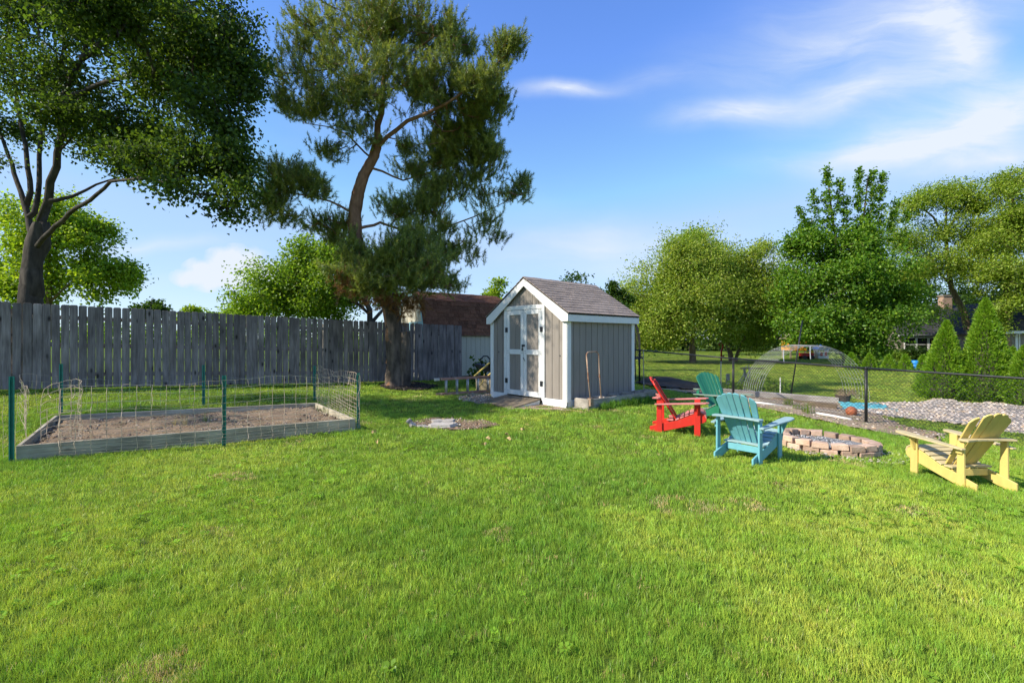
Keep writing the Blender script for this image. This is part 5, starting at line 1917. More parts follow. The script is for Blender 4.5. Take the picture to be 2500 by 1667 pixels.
# ------------------------------------------------------------------ black wire fence
def wire_fence():
    root = thing('chain_link_fence', 'black chain link fence with round top rail crossing the right of the yard', 'fence', (CA[0], CA[1], 0))
    D = (CB - CA)
    ts = [-.34, .0, .528, 1.0, 1.47, 1.94]
    hs = [1.22, 1.22, 1.10, 1.24, 1.22, 1.22]

    def base(t):
        p = CA + D * t
        return np.array((p[0] - CA[0], p[1] - CA[1], g1(*p)))

    def topz(t):
        z = [base(a)[2] + h for a, h in zip(ts, hs)]
        return float(np.interp(t, ts, z))
    for i, (t, h) in enumerate(zip(ts, hs)):
        b = base(t)
        m = MB(); m.tube([(b[0], b[1], b[2] - .1), (b[0], b[1], topz(t) - .02)], .031, 10)
        m.lathe([(.036, 0), (.036, .03), (.025, .05), (.004, .055)], 10, (b[0], b[1], topz(t) - .02))
        m.build('fence_post', M['black_metal'], root, smooth=True)
    for i in range(len(ts) - 1):
        P = []
        for k in range(5):
            t = ts[i] + (ts[i + 1] - ts[i]) * k / 4
            b = base(t)
            P.append((b[0], b[1], topz(t)))
        m = MB(); m.tube(P, .022, 8); m.build('top_rail', M['black_metal'], root, smooth=True)
    # woven mesh
    n3 = np.array((D[1], -D[0], 0)) / np.linalg.norm(D)
    Ltot = np.linalg.norm(D) * (ts[-1] - ts[0])
    pit, hh = .076, 1.18
    rows = int(hh / (pit / 1.0))
    cols = int(Ltot / pit)
    V, F = [], []

    gridb = np.array([base(ts[0] + (ts[-1] - ts[0]) * i / 200) for i in range(201)])
    gridt = np.array([topz(ts[0] + (ts[-1] - ts[0]) * i / 200) for i in range(201)])

    def pos(s, f):
        q = np.clip(s / Ltot * 200, 0, 200)
        b = np.array([np.interp(q, np.arange(201), gridb[:, i]) for i in range(3)]).T
        tz = np.interp(q, np.arange(201), gridt)
        # slack, baggy mesh near the second post
        sag = .05 * np.exp(-((s - 5.9) / .5) ** 2) * np.sin(f * 9)
        b[..., 2] = b[..., 2] + .02 + (tz - b[..., 2] - .03) * f
        return b + n3 * (.028 + sag)[..., None] - 0
    for fam in (1, -1):
        for c in range(-rows, cols + rows):
            k = np.arange(rows + 1)
            s = c * pit + fam * k * pit * (1 if fam == 1 else 1)
            if fam == -1:
                s = (c + rows) * pit - k * pit
            ok = (s >= 0) & (s <= Ltot)
            if ok.sum() < 2:
                continue
            p = pos(s[ok], k[ok] / rows)
            w_ = .0036
            a = np.array((0, 0, w_))
            bq = n3 * w_
            zz = ((k[ok] % 2) * 2 - 1)[:, None] * n3 * .002
            tri = [p + a + zz, p - a * .5 + bq * .87 + zz, p - a * .5 - bq * .87 + zz]
            o = len(V)
            for i in range(len(p)):
                V += [tri[0][i], tri[1][i], tri[2][i]]
            for i in range(len(p) - 1):
                q = o + i * 3
                F += [(q, q + 1, q + 4, q + 3), (q + 1, q + 2, q + 5, q + 4), (q + 2, q, q + 3, q + 5)]
    o = mesh_obj('wire_mesh', np_mesh('wire_mesh', np.array(V), np.array(F)), M['black_metal'], root)
    o['kind'] = 'stuff'


wire_fence()


# ------------------------------------------------------------------ house across the lawn
def house():
    Z = 43.0
    p0 = atd(2196, 880, Z)
    g_ = g1(p0.x, p0.y)
    root = thing('house', 'low house half hidden by trees, dark roof, brick chimney and white windows', 'house', (p0.x, p0.y, g_))
    L, D, ev, rg = 9.4, 7.0, 2.45, 5.2
    m = MB(); m.prism([(0, 0), (D, 0), (D, ev), (D / 2, rg - .1), (0, ev)], L, Matrix(((0, 0, 1, 0), (1, 0, 0, 0), (0, 1, 0, 0), (0, 0, 0, 1))))
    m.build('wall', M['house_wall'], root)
    for sg in (0, 1):
        a = Vector((L / 2, -.4 if sg == 0 else D + .4, ev - .25))
        b = Vector((L / 2, D / 2, rg))
        m = MB(); m.beam(a, b, L + .7, .12, (0, 0, 1)); m.build('roof', M['house_roof'], root)
    m = MB(); m.box((7.1, D / 2 - .3, rg + .25), (.85, .6, 1.3)); ch = m.build('chimney', M['chimney'], root)
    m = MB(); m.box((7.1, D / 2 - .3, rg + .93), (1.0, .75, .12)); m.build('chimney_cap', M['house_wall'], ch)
    m = MB(); m.box((L / 2, -.36, ev - .22), (L + .7, .06, .16)); m.build('fascia', M['trim'], root)
    for i, x in enumerate((.95, 2.05, 3.15)):
        m = MB()
        for (cx, cz, sx, sz) in ((-.5, 1.42, .09, 1.2), (.5, 1.42, .09, 1.2), (0, 2.02, 1.09, .09), (0, .82, 1.09, .09), (0, 1.4, .92, .05)):
            m.box((x + cx, -.03, cz), (sx, .07, sz))
        wd = m.build('window', M['trim'], root)
        m = MB(); m.box((x, -.012, 1.42), (.92, .02, 1.12)); m.build('pane', M['glass'], wd)
    # right wing, nearer, with a white corner and downpipe
    q0 = atd(2448, 885, 37.0)
    x0, y0 = q0.x - p0.x, q0.y - p0.y
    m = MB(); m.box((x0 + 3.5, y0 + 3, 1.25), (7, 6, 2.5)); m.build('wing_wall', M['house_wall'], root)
    m = MB()
    m.prism([(-.5, 2.3), (7.5, 2.3), (3.5, 5.1)], 7, Matrix(((1, 0, 0, x0), (0, 0, -1, y0 + 6.6), (0, 1, 0, 0), (0, 0, 0, 1))))
    m.build('wing_roof', M['house_roof'], root)
    m = MB(); m.box((x0 + 3.5, y0 - .42, 2.42), (8, .06, .2)); m.build('wing_fascia', M['trim'], root)
    for x in (x0 + .12, x0 + 1.05):
        m = MB(); m.box((x, y0 - .03, 1.2), (.2, .06, 2.3)); m.build('corner_board', M['trim'], root)
    m = MB(); m.tube([(x0 + .9, y0 - .38, 2.3), (x0 + 1.2, y0 - .1, 2.0), (x0 + 1.25, y0 - .08, .1)], .05, 6); m.build('downpipe', M['trim'], root)


house()


# ------------------------------------------------------------------ adirondack chairs
def chair(label, c, F_, col, n_back=5, dark=None, wear=None, wear_at=.66, lean=0.0, rnd=.04, size=.93):
    yaw = math.atan2(F_[1], F_[0]) - PI / 2
    root = thing('adirondack_chair', label, 'chair', (c[0], c[1], g1(c[0], c[1])), yaw, 'adirondack chairs round the fire pit')
    root.scale = (size, size, size)
    nm = label.split()[0]
    pm = mat(nm + '_paint', col, .5, .06, 5, (3, 3, 1), .18, 60, rnd, .35, wear=wear, wear_scale=7, wear_at=wear_at)
    wm = mat(nm + '_worn_paint', tuple(.55 * a + .45 * b for a, b in zip(col, (.42, .38, .34))), .65, .12, 6, (1, 4, 4), .2, 60, rnd, .25) if wear else pm
    bv = .004

    def yz(x, t=.024):
        return Matrix(((0, 0, 1, x), (1, 0, 0, 0), (0, 1, 0, 0), (0, 0, 0, 1)))
    for s in (-1, 1):
        x = s * .262
        m = MB()
        m.prism([(-.52, 0), (-.40, 0), (.36, .215), (.405, .25), (.415, .30), (.375, .355), (.30, .372), (.18, .345), (.05, .285), (-.06, .232), (-.30, .170), (-.52, .105)], .026, yz(x - .013))
        m.build('side_rail', pm, root, bevel=bv)
        x = s * .290
        m = MB()
        m.prism([(.215, -.01), (.315, -.01), (.315, .545), (.215, .545)], .026, yz(x - .013))
        m.build('front_leg', pm, root, bevel=bv)
        m = MB()
        m.prism([(-.405, -.01), (-.305, -.01), (-.318, .600), (-.398, .600)], .026, yz(x - .013))
        m.build('rear_upright', pm, root, bevel=bv)
        # arm: tilted flat board
        m = MB()
        o = [(.262, -.43), (.318, -.43), (.345, -.25), (.385, .05), (.415, .25), (.405, .40), (.36, .455), (.30, .455), (.262, .41), (.255, .2), (.262, 0)]
        if s < 0:
            o = [(-a, b) for a, b in o][::-1]
        rot = Matrix.Rotation(math.atan2(.05, .70), 4, 'X')
        mt = Matrix.Translation((0, -.35, .500)) @ rot @ Matrix.Translation((0, .35, 0))
        if True:
            o2 = [(a + s * .028 if b > -.2 else a + s * .046, b) for a, b in o]
            m.prism(o2, .022, mt)
        m.build('arm', wm, root, bevel=bv)
        m = MB()
        m.prism([(.345 * s, .0), (.345 * s + s * .0, .0)] if False else [(0, .0), (.018, .0), (.085, .16), (.085, .185), (0, .185)],
                .026, Matrix(((s, 0, 0, s * .303), (0, 0, -s * -1, .255), (0, 1, 0, .355), (0, 0, 0, 1))))
        m.build('arm_bracket', pm, root, bevel=bv)
        m = MB(); m.box((s * .314, -.355, .47), (.022, .075, .06)); m.build('arm_block', pm, root, bevel=bv)
    # seat slats follow the side-rail top
    prof = [(.395, .325), (.335, .377), (.255, .375), (.175, .352), (.095, .317), (.015, .280), (-.062, .243)]
    for i, (y, z) in enumerate(prof):
        a = prof[max(0, i - 1)]
        b = prof[min(len(prof) - 1, i + 1)]
        ang = math.atan2(a[1] - b[1], a[0] - b[0])
        m = MB(); m.box((0, 0, 0), (.56, .070, .020))
        o = m.build('seat_slat', wm, root, bevel=bv)
        o.location = (0, y, z + .009)
        o.rotation_euler = (ang if i else ang - .5, 0, 0)
    m = MB(); m.box((0, .398, .27), (.50, .022, .085)); m.build('front_apron', pm, root, bevel=bv)
    # fan back
    b0 = Vector((0, -.112, .215))
    up = Vector((0, -.50 - lean, .84)).normalized()
    nrm = Vector((0, up.z, -up.y))
    Lb = .86
    for i in range(n_back):
        k = i - (n_back - 1) / 2
        rel = k / ((n_back - 1) / 2)
        wb, wt = .43 / n_back, .56 / n_back
        xb, xt = k * wb, k * wt
        l = Lb - .10 * rel * rel
        hb, ht = wb / 2 - .004, wt / 2 - .005
        r = ht * .55
        sk = -.03 * rel
        poly = [(xb - hb, 0), (xb + hb, 0), (xt + ht, l - r + sk), (xt + ht * .75, l - r * .35 + sk), (xt + ht * .3, l + sk * .3), (xt - ht * .3, l - sk * .3), (xt - ht * .75, l - r * .35 - sk), (xt - ht, l - r - sk)]
        cv = .028 * rel * rel
        mt = Matrix(((1, up.x, nrm.x, 0), (0, up.y, nrm.y, b0.y + nrm.y * cv), (0, up.z, nrm.z, b0.z + nrm.z * cv), (0, 0, 0, 1)))
        m = MB(); m.prism(poly, .020, mt)
        m.build('back_slat', pm, root, bevel=.003)
    # curved cross rails behind the slats
    yr = b0.y + up.y * (.385 / up.z) - .012
    m = MB()
    m.prism([(-.325, yr - .12), (-.15, yr - .075), (0, yr - .065), (.15, yr - .075), (.325, yr - .12), (.34, yr - .02), (.305, yr + .02), (.15, yr + .006), (0, yr - .002), (-.15, yr + .006), (-.305, yr + .02), (-.34, yr - .02)],
            .024, Matrix.Translation((0, 0, .600)))
    m.build('upper_back_rail', wm, root, bevel=bv)
    yl = b0.y - .012
    m = MB()
    m.prism([(-.275, yl - .11), (0, yl - .075), (.275, yl - .11), (.275, yl - .0), (.15, yl + .0), (0, yl - .004), (-.15, yl + .0), (-.275, yl - .0)], .024, Matrix.Translation((0, 0, .222)))
    m.build('lower_back_rail', wm, root, bevel=bv)
    m = MB(); m.box((0, -.20, .165), (.49, .022, .09)); m.build('cross_brace', pm, root, bevel=bv)
    return root


chair('yellow adirondack chair facing away at the right edge of the lawn', (5.12, 5.46), (-.075, .997), (.66, .50, .155), 5, size=.885, wear=(.40, .34, .22), wear_at=.665)
chair('turquoise weathered adirondack chair seen from behind, nearest the fire pit', (3.142, 6.208), (.779, .627), (.15, .40, .45), 6, size=.92, wear=(.08, .11, .11), wear_at=.635)
chair('red adirondack chair in side view facing the fire pit', (2.81, 7.81), (.93, -.37), (.62, .030, .018), 5, wear=(.42, .15, .11), wear_at=.66)
chair('dark green adirondack chair facing the camera behind the turquoise one', (4.0, 9.0), (.25, -.97), (.022, .165, .092), 7, wear=(.10, .22, .15), wear_at=.66)


# ------------------------------------------------------------------ fire pit
def fire_pit():
    g_ = float(np.mean([g1(PIT[0] + .7 * math.cos(a), PIT[1] + .7 * math.sin(a)) for a in np.linspace(0, 6.28, 9)]))
    root = thing('fire_pit', 'low round fire pit of two courses of tan bricks', 'fire pit', (PIT[0], PIT[1], g_))
    rng = random.Random(5)
    R, n = .60, 18
    kinds = []
    for k in range(5):
        bm = bmesh.new()
        bmesh.ops.create_cube(bm, size=1)
        a = 2 * PI * R / n * .95 * rng.uniform(.94, 1.02)
        for v_ in bm.verts:
            inner = v_.co.y < 0
            v_.co.x *= a * (.80 if inner else 1.05)
            v_.co.y *= .155
            v_.co.z *= .082
            v_.co += Vector((rng.uniform(-.006, .006), rng.uniform(-.006, .006), rng.uniform(-.004, .004)))
        bmesh.ops.bevel(bm, geom=bm.edges[:], offset=.007, segments=1, affect='EDGES')
        me = bpy.data.meshes.new('brick')
        bm.to_mesh(me)
        bm.free()
        me.materials.append(M['brick'])
        kinds.append(me)
    for c in range(2):
        for i in range(n):
            t = 2 * PI * (i + .5 * c) / n + rng.uniform(-.015, .015)
            r = R + rng.uniform(-.015, .015)
            o = bpy.data.objects.new('brick', rng.choice(kinds))
            COL.objects.link(o)
            o.parent = root
            x, y = r * math.cos(t), r * math.sin(t)
            dz = (g1(PIT[0] + x, PIT[1] + y) - g_) * .9
            o.location = (x, y, dz + .044 + .084 * c - .015 + rng.uniform(-.004, .004))
            o.rotation_euler = (rng.uniform(-.05, .05), rng.uniform(-.05, .05), t - PI / 2 + rng.uniform(-.05, .05))
    m = MB()
    V, F = [(0, 0, .06)], []
    for ring_ in range(1, 6):
        for j in range(24):
            a = 2 * PI * j / 24
            V.append((ring_ / 5 * .58 * math.cos(a), ring_ / 5 * .58 * math.sin(a), .06 + rng.uniform(-.012, .02) - .01 * ring_ / 5))
    F = [(0, 1 + j, 1 + (j + 1) % 24) for j in range(24)]
    for ring_ in range(1, 5):
        o0, o1 = 1 + (ring_ - 1) * 24, 1 + ring_ * 24
        F += [(o0 + j, o1 + j, o1 + (j + 1) % 24, o0 + (j + 1) % 24) for j in range(24)]
    m.add(V, F)
    m.build('ash_bed', M['ash'], root, smooth=True)
    poly = [PIT + .55 * np.array((math.cos(t), math.sin(t))) for t in np.linspace(0, 2 * PI, 20)[:-1]]
    rocks_in('pit_cinders', poly, 700, (.012, .035), [(.22, .22, .22), (.36, .36, .36), (.5, .5, .5), (.1, .1, .1)], 'grey ash and cinders inside the brick fire pit', 'ash', 44, .5, 0.07 + g_ - float(g1(*PIT)))
    poly = [PIT + np.array((.1, -.06)) + .93 * np.array((math.cos(t), math.sin(t))) for t in np.linspace(0, 2 * PI, 20)[:-1]]
    rocks_in('pit_gravel', poly, 900, (.015, .045), PALE, 'pale gravel round the foot of the brick fire pit', 'gravel', 45, .5, .0)
    # two stray stones inside
    for (dx, dy, s, lab) in ((-.42, .30, .13, 'grey split stone standing inside the fire pit'), (-.50, .22, .08, 'small dark stone beside the split stone in the fire pit')):
        me = rock_mesh(np.random.default_rng(int(s * 100)), 'stone', .9, M['brick'])
        o = mesh_obj('stone', me, M['brick'])
        o.location = (PIT[0] + dx, PIT[1] + dy, g_ + .10 + s * .4)
        o.scale = (s, s * .8, s)
        o.rotation_euler = (.5, .4, 1)
        tag(o, lab, 'stone')


fire_pit()


# ------------------------------------------------------------------ garden bed
def garden_bed():
    c = sum((Vector((p.x, p.y, 0)) for p in BOX), Vector()) / 4
    root = thing('raised_bed', 'long raised garden bed of grey boards filled with dry soil', 'garden bed', (c.x, c.y, 0))
    P = [Vector((p.x - c.x, p.y - c.y, g1(p.x, p.y))) for p in BOX]
    H = .205
    for i in range(4):
        a, b = P[i], P[(i + 1) % 4]
        d = (b - a).normalized()
        n = Vector((-d.y, d.x, 0))
        L = (b - a).length
        off = .02
        m = MB()
        m.box((0, 0, 0), (L - (.002 if i % 2 == 0 else .085), .04, H))
        o = m.build('bed_board', M['bedboard'], root, bevel=.004)
        mid = (a + b) / 2 + n * off
        o.location = (mid.x, mid.y, mid.z + H / 2 - .01)
        o.rotation_euler = (0, -math.asin(d.z), math.atan2(d.y, d.x))
    poly = [(p.x, p.y) for p in BOX]
    cx, cy = c.x, c.y
    ins = [(cx + (x - cx) * .975, cy + (y - cy) * .965) for x, y in poly]
    soil = patch('bed_soil', ins, M['soil'], .10, .05, .035, 5, .0)
    del soil['kind']
    soil.parent = root
    soil.location = (-c.x, -c.y, .02)
    rng = np.random.default_rng(12)
    n = 420
    x, y = rng.uniform(-6.5, -2, n * 8), rng.uniform(5, 10, n * 8)
    x = rng.uniform(min(p[0] for p in ins), max(p[0] for p in ins), n * 8)
    k = np.nonzero(in_any(x, y, [ins]))[0][:n]
    x, y = x[k], y[k]
    z = gz(x, y) + .125
    vr = []
    for _ in range(4):
        V, F = [], []
        for j in range(7):
            a = rng.uniform(0, 2 * PI)
            l = rng.uniform(.03, .11)
            p = np.array((rng.normal(0, .03), rng.normal(0, .03), rng.uniform(0, .012)))
            d = np.array((math.cos(a), math.sin(a), rng.uniform(0, .35))) * l
            s_ = np.array((-math.sin(a), math.cos(a), 0)) * .0035
            o = len(V)
            V += [p - s_, p + s_, p + d]
            F.append((o, o + 1, o + 2))
        me = np_mesh('straw', np.array(V), np.array(F))
        me.materials.append(M['grass'])
        vr.append(me)
    c_ = np.array((.46, .35, .22)) * rng.uniform(.5, 1.2, (len(x), 1))
    scatter('bed_straw', np.c_[x, y, z], np.c_[np.zeros((len(x), 2)), rng.uniform(0, 6, len(x))], np.ones((len(x), 3)) * rng.uniform(.7, 1.5, (len(x), 1)), c_, rng.integers(0, 4, len(x)), vr,
            'dry straw and stubble lying on the bed soil', 'straw')
    rocks_in('soil_clods', ins, 1500, (.015, .05), [(.20, .15, .11), (.28, .21, .155), (.14, .10, .075), (.36, .28, .21)], 'crumbs of dry soil in the raised bed', 'soil', 46, .7, .118)
    # a few weeds
    n = 26
    pts = [gp(455, 1055), gp(785, 1020), gp(800, 1022), gp(835, 1018), gp(515, 1048), gp(430, 1055)]
    P2 = np.array([np.array(pts[i % 6][:2]) + rng.normal(0, .05, 2) for i in range(n)])
    vr = [tuft_mesh(rng, 6, .02, (.10, .28), .006, .6) for _ in range(3)]
    c_ = np.array([(.16, .21, .04) if i % 6 not in (0, 5) else (.42, .34, .18) for i in range(n)])
    scatter('bed_weeds', np.c_[P2, gz(P2[:, 0], P2[:, 1]) + .11], np.c_[rng.normal(0, .2, (n, 2)), rng.uniform(0, 6, n)], np.ones((n, 3)) * rng.uniform(.4, 1, (n, 1)), c_, rng.integers(0, 3, n), vr,
            'a few thin weeds growing in the raised bed', 'weeds')


garden_bed()


def stake(px, pyb, pyt, label, dz=0.0, back=False):
    p = gp(px, pyb) if not back else back
    h = CAMH - (pyt - HY) / FPX * p.y - p.z
    t = thing('fence_stake', label, 'stake', tuple(p), math.atan2(.5, .866), 'green steel stakes round the raised bed')
    m = MB()
    w_, d_, th = .034, .030, .004
    m.prism([(-w_ / 2 - .008, 0), (-w_ / 2 + th, 0), (-w_ / 2 + th, d_ - th), (w_ / 2 - th, d_ - th), (w_ / 2 - th, 0), (w_ / 2 + .008, 0), (w_ / 2 + .008, th), (w_ / 2, th), (w_ / 2, d_), (-w_ / 2, d_), (-w_ / 2, th), (-w_ / 2 - .008, th)],
            h + .05, Matrix.Translation((0, 0, -.05)))
    m.build('channel', M['green_post'], t)
    for k in range(6):
        z = h * (.30 + .12 * k)
        m = MB(); m.prism([(-.008, -.002), (.008, -.002), (.006, -.013), (-.006, -.013)], .016, Matrix.Translation((0, d_ - th + .0, z)) @ Matrix.Rotation(PI, 4, 'Z'))
        m.build('hook', M['green_post'], t)
    return p, h


ST = {}
ST['nl'] = stake(28, 1133, 919, 'green steel stake at the near left corner of the raised bed')
ST['nm'] = stake(547, 1090, 917, 'green steel stake midway along the near side of the raised bed')
ST['nr'] = stake(875, 1050, 911, 'green steel stake at the near right corner of the raised bed')
ST['fl'] = stake(149, 1010, 888, 'green steel stake at the far left of the raised bed')
ST['fm'] = stake(497, 992, 891, 'green steel stake midway along the far side of the raised bed')
ST['fr'] = stake(768, 980, 893, 'green steel stake at the far right corner of the raised bed')


def garden_wire():
    p0 = ST['nl'][0]
    root = thing('garden_wire', 'bent rusty welded wire netting hung on the stakes round the raised bed', 'wire netting', tuple(p0))
    rng = np.random.default_rng(17)

    def net(path, hts, name, top_f=(.93, .93), curl=None, mt='wire', spacing=.152, r=.0027, seed=1, hfrac=None):
        rng = np.random.default_rng(seed)
        P = np.array([tuple(p)[:2] for p in path])
        d = np.r_[0, np.cumsum(np.linalg.norm(np.diff(P, axis=0), axis=1))]
        L = d[-1]
        n = max(2, int(L / spacing))
        ss = np.linspace(0, L, n * 2 + 1)
        X = np.interp(ss, d, P[:, 0])
        Y = np.interp(ss, d, P[:, 1])
        T = np.interp(ss, d, hts)
        sag = -.05 * np.abs(np.sin(ss * 1.45 + seed)) + .012 * np.sin(ss * 7 + seed)
        bul = .035 * np.sin(ss * 2.1 + seed * 2)
        nx = np.gradient(Y, ss)
        ny = -np.gradient(X, ss)
        G = gz(X, Y)
        rows = [1.0, .885, .77, .655, .55, .46, .38, .31, .25, .195, .145, .10, .06] if hfrac is None else hfrac
        grid = []
        for f in rows:
            z = G + T * f + sag * f
            wob = bul * math.sin(PI * f) + rng.normal(0, .004, len(ss))
            grid.append(np.stack([X + nx * wob, Y + ny * wob, z + rng.normal(0, .004, len(ss))], 1))
        grid = np.array(grid)
        m = MB()
        off = np.array(p0)
        for gr_ in grid:
            m.tube([tuple(q - off) for q in gr_], r, 4, False)
        for i in range(0, len(ss), 2):
            col = grid[:, i] + np.c_[rng.normal(0, .006, (len(rows), 2)), np.zeros(len(rows))]
            if rng.uniform() < .18:        # a cut wire, bent
                cut = col[:2].copy()
                m.tube([tuple(q - off) for q in cut] + [tuple(cut[1] + np.array((rng.normal(0, .05), rng.normal(0, .03), -.05)) - off)], r, 4, False)
                col = col[3:]
            m.tube([tuple(q - off) for q in col], r, 4, False)
        o = m.build(name, M[mt], root)
        o['kind'] = 'stuff'
    nl, nm, nr, fl, fm, fr = (ST[k] for k in ('nl', 'nm', 'nr', 'fl', 'fm', 'fr'))

    def off_(p, dx, dy):
        return (p[0].x + dx, p[0].y + dy)
    a = .03
    net([off_(nl, .34, .22), off_(nm, a * .5, -a), off_(nr, a * .5, -a)], [.90, .93, .93], 'front_netting', seed=3)
    net([off_(nr, a, 0), off_(fr, a, a)], [.93, .80], 'side_netting', seed=5, spacing=.13)
    net([off_(fr, 0, a), off_(fm, 0, a), off_(fl, 0, a)], [.62, .55, .6], 'back_netting', mt='galv', seed=7, r=.0013, hfrac=[1, .85, .7, .5, .3, .1])
    # loose curled end at the near left corner and the left side netting
    q = nl[0]
    curl = []
    for i in range(12):
        t = i / 11
        ang = -.6 + 4.2 * t
        r_ = .30 * (1 - .55 * t)
        curl.append((q.x + .42 - .30 + r_ * math.cos(ang) * .9, q.y + .42 + r_ * math.sin(ang)))
    net(curl, [.95 - .10 * abs(i - 5) / 6 for i in range(12)], 'curled_netting', seed=9, spacing=.11)
    net([off_(nl, -.10, .0), (q.x - .30, q.y + .5), (fl[0].x - .2, fl[0].y - .5), off_(fl, -.06, 0)], [.86, .80, .74, .7], 'left_netting', mt='wire', seed=11, spacing=.28, r=.0017, hfrac=[1, .85, .7, .55, .4, .25, .1])


garden_wire()


# ------------------------------------------------------------------ stones, ladder, clutter
def flat_stone(px, py, size, label, rot, seed, lift=.0):
    rng = np.random.default_rng(seed)
    p = gp(px, py)
    k = 9
    m = MB()
    out = []
    for j in range(k):      # a broken slab: angular outline, stepped edge
        t = 2 * PI * (j + rng.uniform(-.25, .25)) / k
        r_ = .5 * rng.uniform(.82, 1.12) / max(abs(math.cos(t)), abs(math.sin(t))) ** .55
        out.append((r_ * math.cos(t), r_ * math.sin(t)))
    V = []
    for (f, z) in ((.97, -.5), (1.03, -.1), (.98, .15), (.93, .5)):
        V += [(x * f * rng.uniform(.97, 1.03), y * f * rng.uniform(.97, 1.03), z + rng.normal(0, .05)) for x, y in out]
    F = [tuple(range(k - 1, -1, -1)), tuple(range(3 * k, 4 * k))]
    for l in range(3):
        F += [(l * k + j, l * k + (j + 1) % k, (l + 1) * k + (j + 1) % k, (l + 1) * k + j) for j in range(k)]
    m.add(V, F)
    me = m.mesh('flat_stone')
    o = mesh_obj('flat_stone', me, M['stone'])
    o.scale = size
    o.rotation_euler = rot
    o.location = (p.x, p.y, p.z + size[2] * .42 + lift)
    tag(o, label, 'stone')


flat_stone(1078, 1042, (.46, .28, .065), 'biggest pale flat stone on the bare lawn patch', (0.03, -.02, -.1), 1)
flat_stone(1068, 1036, (.22, .17, .034), 'pale slab lying on top of the biggest flat stone, at its left', (.10, .05, .1), 2, .046)
flat_stone(1093, 1036, (.27, .17, .036), 'pale slab lying on top of the biggest flat stone, at its right', (.09, -.06, -.2), 3, .046)
flat_stone(1110, 1042, (.10, .09, .07), 'small rounded stone at the right end of the biggest flat stone', (.2, .3, .4), 4)
flat_stone(1030, 1042, (.16, .07, .03), 'narrow tan stone chip between the small pale stones and the biggest one', (.3, .1, .4), 5)
flat_stone(1008, 1040, (.13, .11, .05), 'pointed pale stone, leftmost of the flat stones', (.5, .25, .8), 6)
flat_stone(1045, 1044, (.19, .07, .03), 'thin tan stone lying just left of the biggest flat stone', (.1, .05, .2), 7)
flat_stone(1000, 1035, (.12, .035, .09), 'dark stone on edge behind the pointed pale stone', (.3, .9, .9), 8)


def ladder():
    a = gp(1071, 967)
    b = Vector((a.x + 2.45 * SU[0] * .98, a.y + 2.45 * .42, 0))
    b = Vector(sl(-.35, 2.9, 0)) + Vector((.75, .95, 0))
    d = (b - Vector((a.x, a.y, 0))).normalized()
    root = thing('extension_ladder', 'aluminium rung ladder with faded orange rails lying on its edge left of the shed', 'ladder', (a.x, a.y, a.z), math.atan2(d.y, d.x))
    L = 2.7
    H = .42
    for k, (off, x0) in enumerate(((0, .06), (.075, -.04))):
        for z in (.04, H):
            m = MB(); m.box((x0 + L / 2, off, z), (L, .028, .062)); m.build('rail', M['orange_rail' if z < .1 else 'rust' if k else 'orange_rail'], root, bevel=.003)
        for i in range(8):
            x = x0 + .16 + i * .305 + (.10 if k else 0)
            m = MB(); m.tube([(x, off, .06), (x, off, H - .02)], .018, 8); m.build('rung', M['alu'], root, smooth=True)
    m = MB(); m.box((-.05, .0, H), (.14, .034, .068)); m.build('end_cap', M['alu'], root, bevel=.004)


ladder()


